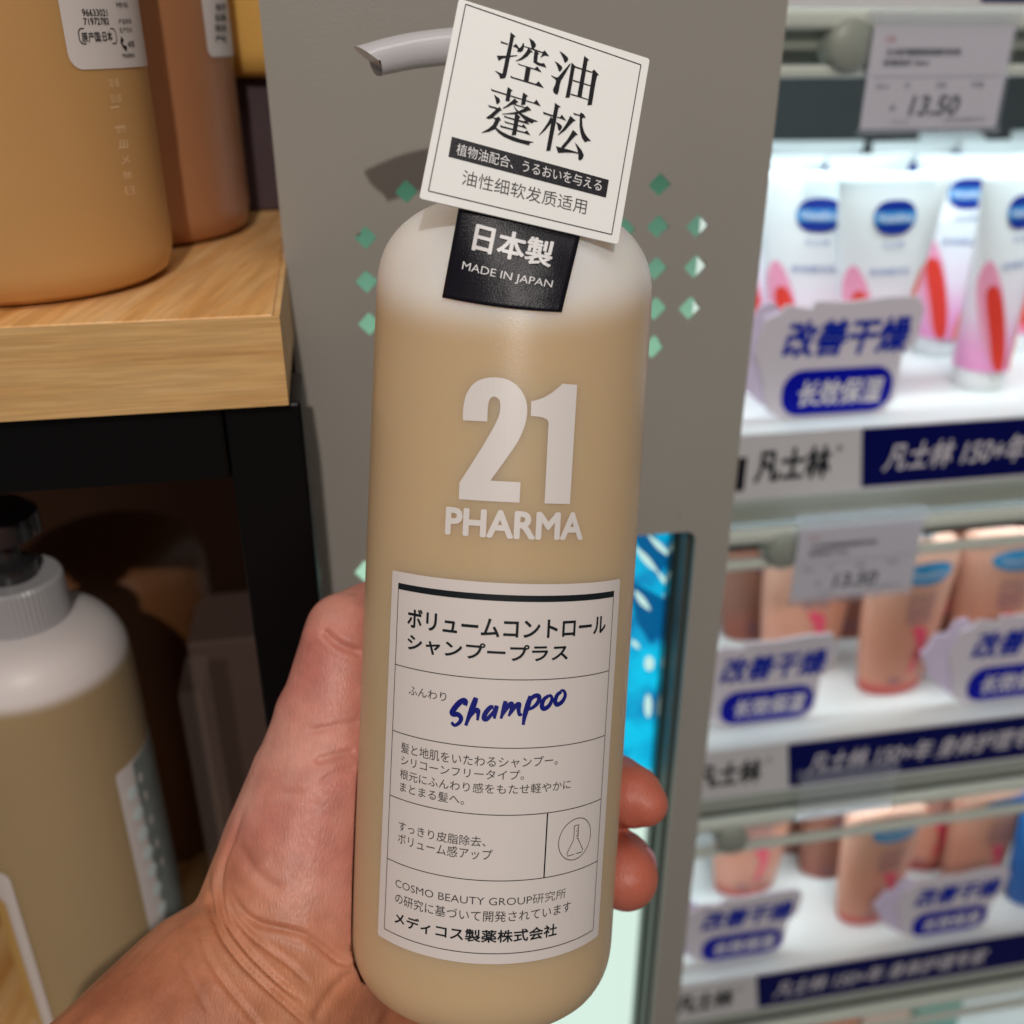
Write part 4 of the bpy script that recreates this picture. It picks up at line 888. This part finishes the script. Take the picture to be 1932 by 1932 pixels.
# fingers
chain(J(890, 1420, .334, .0125), J(990, 1320, .330, .0105), J(1060, 1290, .324, .0090), J(1095, 1295, .316, .0080))       # index, behind the bottle
chain(J(930, 1560, .336, .0130), J(1060, 1500, .330, .0112), J(1125, 1482, .318, .0112), J(1158, 1492, .300, .0113), J(1192, 1502, .291, .0094), J(1218, 1516, .288, .0068))
chain(J(960, 1660, .336, .0125), J(1080, 1640, .328, .0112), J(1145, 1635, .312, .0112), J(1166, 1636, .298, .0114), J(1180, 1654, .288, .0098))
chain(J(1000, 1760, .334, .0110), J(1050, 1770, .326, .0090), J(1085, 1770, .318, .0078))
me = D.meshes.new('person'); bm.to_mesh(me); bm.free()
ho = D.objects.new('person', me); COL.objects.link(ho)
rm = ho.modifiers.new('r', 'REMESH'); rm.mode = 'VOXEL'; rm.voxel_size = .0007
sm = ho.modifiers.new('s', 'SMOOTH'); sm.factor = .5; sm.iterations = 34
dg = bpy.context.evaluated_depsgraph_get(); dg.update(); m2_ = D.meshes.new_from_object(ho.evaluated_get(dg)); ho.modifiers.clear(); ho.data = m2_; D.meshes.remove(me)
nv = len(m2_.vertices); co = np.empty(nv*3); m2_.vertices.foreach_get('co', co); co = co.reshape(-1, 3); no = np.empty(nv*3); m2_.vertex_normals.foreach_get('vector', no); no = no.reshape(-1, 3)
rel = co-np.array(CAM); dd = rel@np.array(FW); PX = CX+FPX*(rel@np.array(RT))/dd; PY = CX+FPX*(rel@np.array(DN))/dd
fac = -(no*(rel/np.linalg.norm(rel, axis=1)[:, None])).sum(1); fac = np.clip(fac*2.5, 0, 1)
Q4 = lambda x, y: (.3594*x, 1389+.3594*y); T1 = lambda x, y: (.5098*x, 947+.5098*y)
creases = [
 ([T1(*p) for p in ((905, 1130), (860, 1240), (822, 1340), (812, 1440), (838, 1550), (900, 1645), (985, 1735), (1060, 1800), (1130, 1850))], 4.8, .00125),
 ([T1(*p) for p in ((768, 1350), (778, 1480), (818, 1600), (885, 1695), (980, 1790), (1080, 1880), (1170, 1960))], 4.8, .00125),
 ([T1(*p) for p in ((728, 1530), (768, 1680), (845, 1800), (920, 1890), (985, 1975))], 4.4, .0007),
 ([T1(*p) for p in ((835, 1440), (862, 1520), (915, 1590), (985, 1650), (1075, 1715), (1150, 1790))], 4.6, .0009),
 ([T1(*p) for p in ((850, 1430), (890, 1510), (955, 1558), (1050, 1582), (1130, 1605), (1200, 1655), (1260, 1700), (1330, 1716))], 6.0, .0010),
 ([T1(*p) for p in ((1160, 1930), (1200, 1850), (1250, 1785), (1320, 1730))], 8.0, .0006),
 ([T1(*p) for p in ((895, 1270), (925, 1340), (980, 1400), (1050, 1440))], 9.0, .0005),
 ([T1(*p) for p in ((650, 1620), (700, 1760), (780, 1900))], 4.5, .0003),
 ([T1(*p) for p in ((1195, 470), (1225, 505), (1270, 535), (1350, 562))], 6.5, .0011),
 ([T1(*p) for p in ((1100, 500), (1112, 470), (1130, 450))], 4.0, .0003),
 ([T1(*p) for p in ((1130, 850), (1200, 838), (1280, 822), (1340, 810))], 6.0, .0004),
 ([T1(*p) for p in ((1160, 960), (1230, 940), (1320, 920))], 6.5, .0006),
 ([T1(*p) for p in ((1180, 1045), (1240, 1005), (1320, 985))], 6.5, .0004),
 ([T1(*p) for p in ((950, 1100), (1050, 1080), (1130, 1085))], 8.0, .0003),
 ([(1170, 1560), (1182, 1566), (1196, 1572)], 5, .0010),
]
disp = np.zeros(nv)
vis = (dd < .315)
for P, sg_, dep in creases:
    P = catmull([Vector(p) for p in P], 8); P = np.array([(p.x, p.y) for p in P]); bd = np.full(nv, 1e9); bt = np.zeros(nv)
    nseg = len(P)-1
    for i in range(nseg):
        a, b = P[i], P[i+1]; ab = b-a; L2_ = ab@ab+1e-9; t = np.clip(((PX-a[0])*ab[0]+(PY-a[1])*ab[1])/L2_, 0, 1)
        dist = np.hypot(PX-a[0]-t*ab[0], PY-a[1]-t*ab[1]); k = dist < bd; bd = np.where(k, dist, bd); bt = np.where(k, (i+t)/nseg, bt)
    env = np.clip(np.sin(np.pi*np.clip(bt, .0, 1))*2.2, 0, 1)
    wob = 1+.12*np.sin(bt*9+sg_)
    disp -= dep*1.1*env*wob*(np.exp(-(bd/sg_)**2)-.22*np.exp(-((bd-sg_*2.4)/(sg_*1.2))**2))*fac*vis
co += no*disp[:, None]
# soft tissue pressed flat where it meets the bottle
rb_ = co-np.array(base); lx, ly, lz = rb_@np.array(Xb), rb_@np.array(Yb), rb_@np.array(Zb); rr = np.hypot(lx, ly)
pz = np.array([p[1] for p in prof]); pr_ = np.array([p[0] for p in prof]); lim = np.interp(lz, pz, pr_)+.0004
ins = (lz > -.004) & (lz < .205) & (rr < lim); 
low = ins & (lz < .012)
sc = np.where(ins & ~low, lim/np.maximum(rr, 1e-6), 1.0)
newl = np.stack([lx*sc, ly*sc, np.where(low, -.0005-(.012-lz)*.05, lz)], 1)
co = np.array(base)+newl[:, :1]*np.array(Xb)+newl[:, 1:2]*np.array(Yb)+newl[:, 2:3]*np.array(Zb)
m2_.vertices.foreach_set('co', co.ravel()); m2_.polygons.foreach_set('use_smooth', [True]*len(m2_.polygons)); m2_.update()
m2_.materials.clear()
sk = D.materials.new('skin'); sk.use_nodes = True; T = NT(sk); tc = T.n('TexCoord'); b = T.b
n1_ = T.n('TexNoise', Scale=32.0, Detail=4.0, Roughness=.55); T.l(tc.outputs['Object'], n1_.inputs['Vector'])
n2_ = T.n('TexNoise', Scale=160.0, Detail=4.0); T.l(tc.outputs['Object'], n2_.inputs['Vector'])
palm = ramp(T, [(.25, (184, 102, 92)), (.5, (210, 138, 122)), (.75, (228, 166, 148))]); T.l(n1_.outputs['Fac'], palm.inputs[0])
arm = ramp(T, [(.25, (176, 106, 76)), (.5, (198, 128, 94)), (.75, (214, 148, 112))]); T.l(n1_.outputs['Fac'], arm.inputs[0])
# palm skin is pinker than the forearm: blend along the arm axis (object space)
pw = W(478, 1660, .27); pd = (W(660, 1480, .285)-W(380, 1900, .26)); pd.normalize()
vm = T.n('VectorMath', operation='DOT_PRODUCT'); vm.inputs[1].default_value = pd; T.l(tc.outputs['Object'], vm.inputs[0])
ad = T.n('Math', operation='MULTIPLY_ADD'); T.l(n1_.outputs['Fac'], ad.inputs[0]); ad.inputs[1].default_value = .02; T.l(vm.outputs['Value'], ad.inputs[2])
mr = T.n('MapRange', interpolation_type='SMOOTHSTEP'); k0 = pw.dot(pd); mr.inputs['From Min'].default_value = k0-.012+.01; mr.inputs['From Max'].default_value = k0+.016+.01; T.l(ad.outputs[0], mr.inputs['Value'])
mx = T.n('Mix', data_type='RGBA'); T.l(mr.outputs[0], mx.inputs['Factor']); T.l(arm.outputs[0], mx.inputs['A']); T.l(palm.outputs[0], mx.inputs['B'])
sp2 = ramp(T, [(.35, (205, 205, 205)), (.62, (255, 255, 255))]); T.l(n2_.outputs['Fac'], sp2.inputs[0])
mm = T.n('Mix', data_type='RGBA', blend_type='MULTIPLY'); mm.inputs['Factor'].default_value = .35; T.l(mx.outputs['Result'], mm.inputs['A']); T.l(sp2.outputs[0], mm.inputs['B'])
sx_ = T.n('SeparateXYZ'); T.l(tc.outputs['Object'], sx_.inputs[0]); mrx = T.n('MapRange', interpolation_type='SMOOTHSTEP'); mrx.inputs['From Min'].default_value = .020; mrx.inputs['From Max'].default_value = .036; T.l(sx_.outputs['X'], mrx.inputs['Value'])
mr2 = T.n('Mix', data_type='RGBA'); T.l(mrx.outputs[0], mr2.inputs['Factor']); T.l(mm.outputs['Result'], mr2.inputs['A']); mr2.inputs['B'].default_value = lin((196, 106, 84)); T.l(mr2.outputs['Result'], b.inputs['Base Color']); b.inputs['Roughness'].default_value = .40; b.inputs['Specular IOR Level'].default_value = .5
b.inputs['Subsurface Weight'].default_value = .22; b.inputs['Subsurface Radius'].default_value = (1, .28, .14); b.inputs['Subsurface Scale'].default_value = .0035
mp = T.n('Mapping'); mp.inputs['Rotation'].default_value = (.2, .5, .6); mp.inputs['Scale'].default_value = (1, .35, .35); T.l(tc.outputs['Object'], mp.inputs[0])
vo = T.n('TexVoronoi', Scale=1150.0, feature='DISTANCE_TO_EDGE'); T.l(mp.outputs[0], vo.inputs['Vector'])
nf = T.n('TexNoise', Scale=700.0, Detail=5.0, Roughness=.7); T.l(mp.outputs[0], nf.inputs['Vector'])
am = T.n('Math', operation='MULTIPLY_ADD'); T.l(vo.outputs['Distance'], am.inputs[0]); am.inputs[1].default_value = .8; T.l(nf.outputs['Fac'], am.inputs[2])
bp = T.n('Bump', Strength=.5, Distance=.0004); T.l(am.outputs[0], bp.inputs['Height']); T.l(bp.outputs[0], b.inputs['Normal'])
m2_.materials.append(sk)
tag(ho, 'bare left hand and forearm gripping the tan shampoo bottle from behind', 'person')

M['nail'] = mat('fingernail', (200, 140, 150), .22, spec=.6, sss=.3, scale=.002)
def nail(c, d1, d2, n, a, b):       # small domed plate lying on a fingertip
    mb = MB(); vs = []; fs = []; K = 10
    d1 = d1.normalized(); n = (n-d1*n.dot(d1)).normalized(); d2 = d1.cross(n)
    for i in range(K+1):
        for j in range(K+1):
            x = -1+2*i/K; y = -1+2*j/K; q = c+d1*a*x+d2*b*y*(1-.12*max(0, x)**2)-n*(.0024*y*y+.0008*x*x); vs.append(q)
    for i in range(K):
        for j in range(K): k = i*(K+1)+j; fs.append((k, k+1, k+K+2, k+K+1))
    mb.add(vs, fs, M['nail']); o = mb.build('fingernail', smooth=True); so = o.modifiers.new('t', 'SOLIDIFY'); so.thickness = .0006; place(ho, o)
nail(W(1240, 1634, .2900), W(1228, 1660, .284)-W(1228, 1600, .296), None, (RT*.9-DN*.25+FW*.35), .0046, .0040)
nail(W(712, 1106, .303), W(760, 1088, .31)-W(690, 1115, .30), None, (-DN*.95+FW*.2-RT*.2), .0050, .0042)
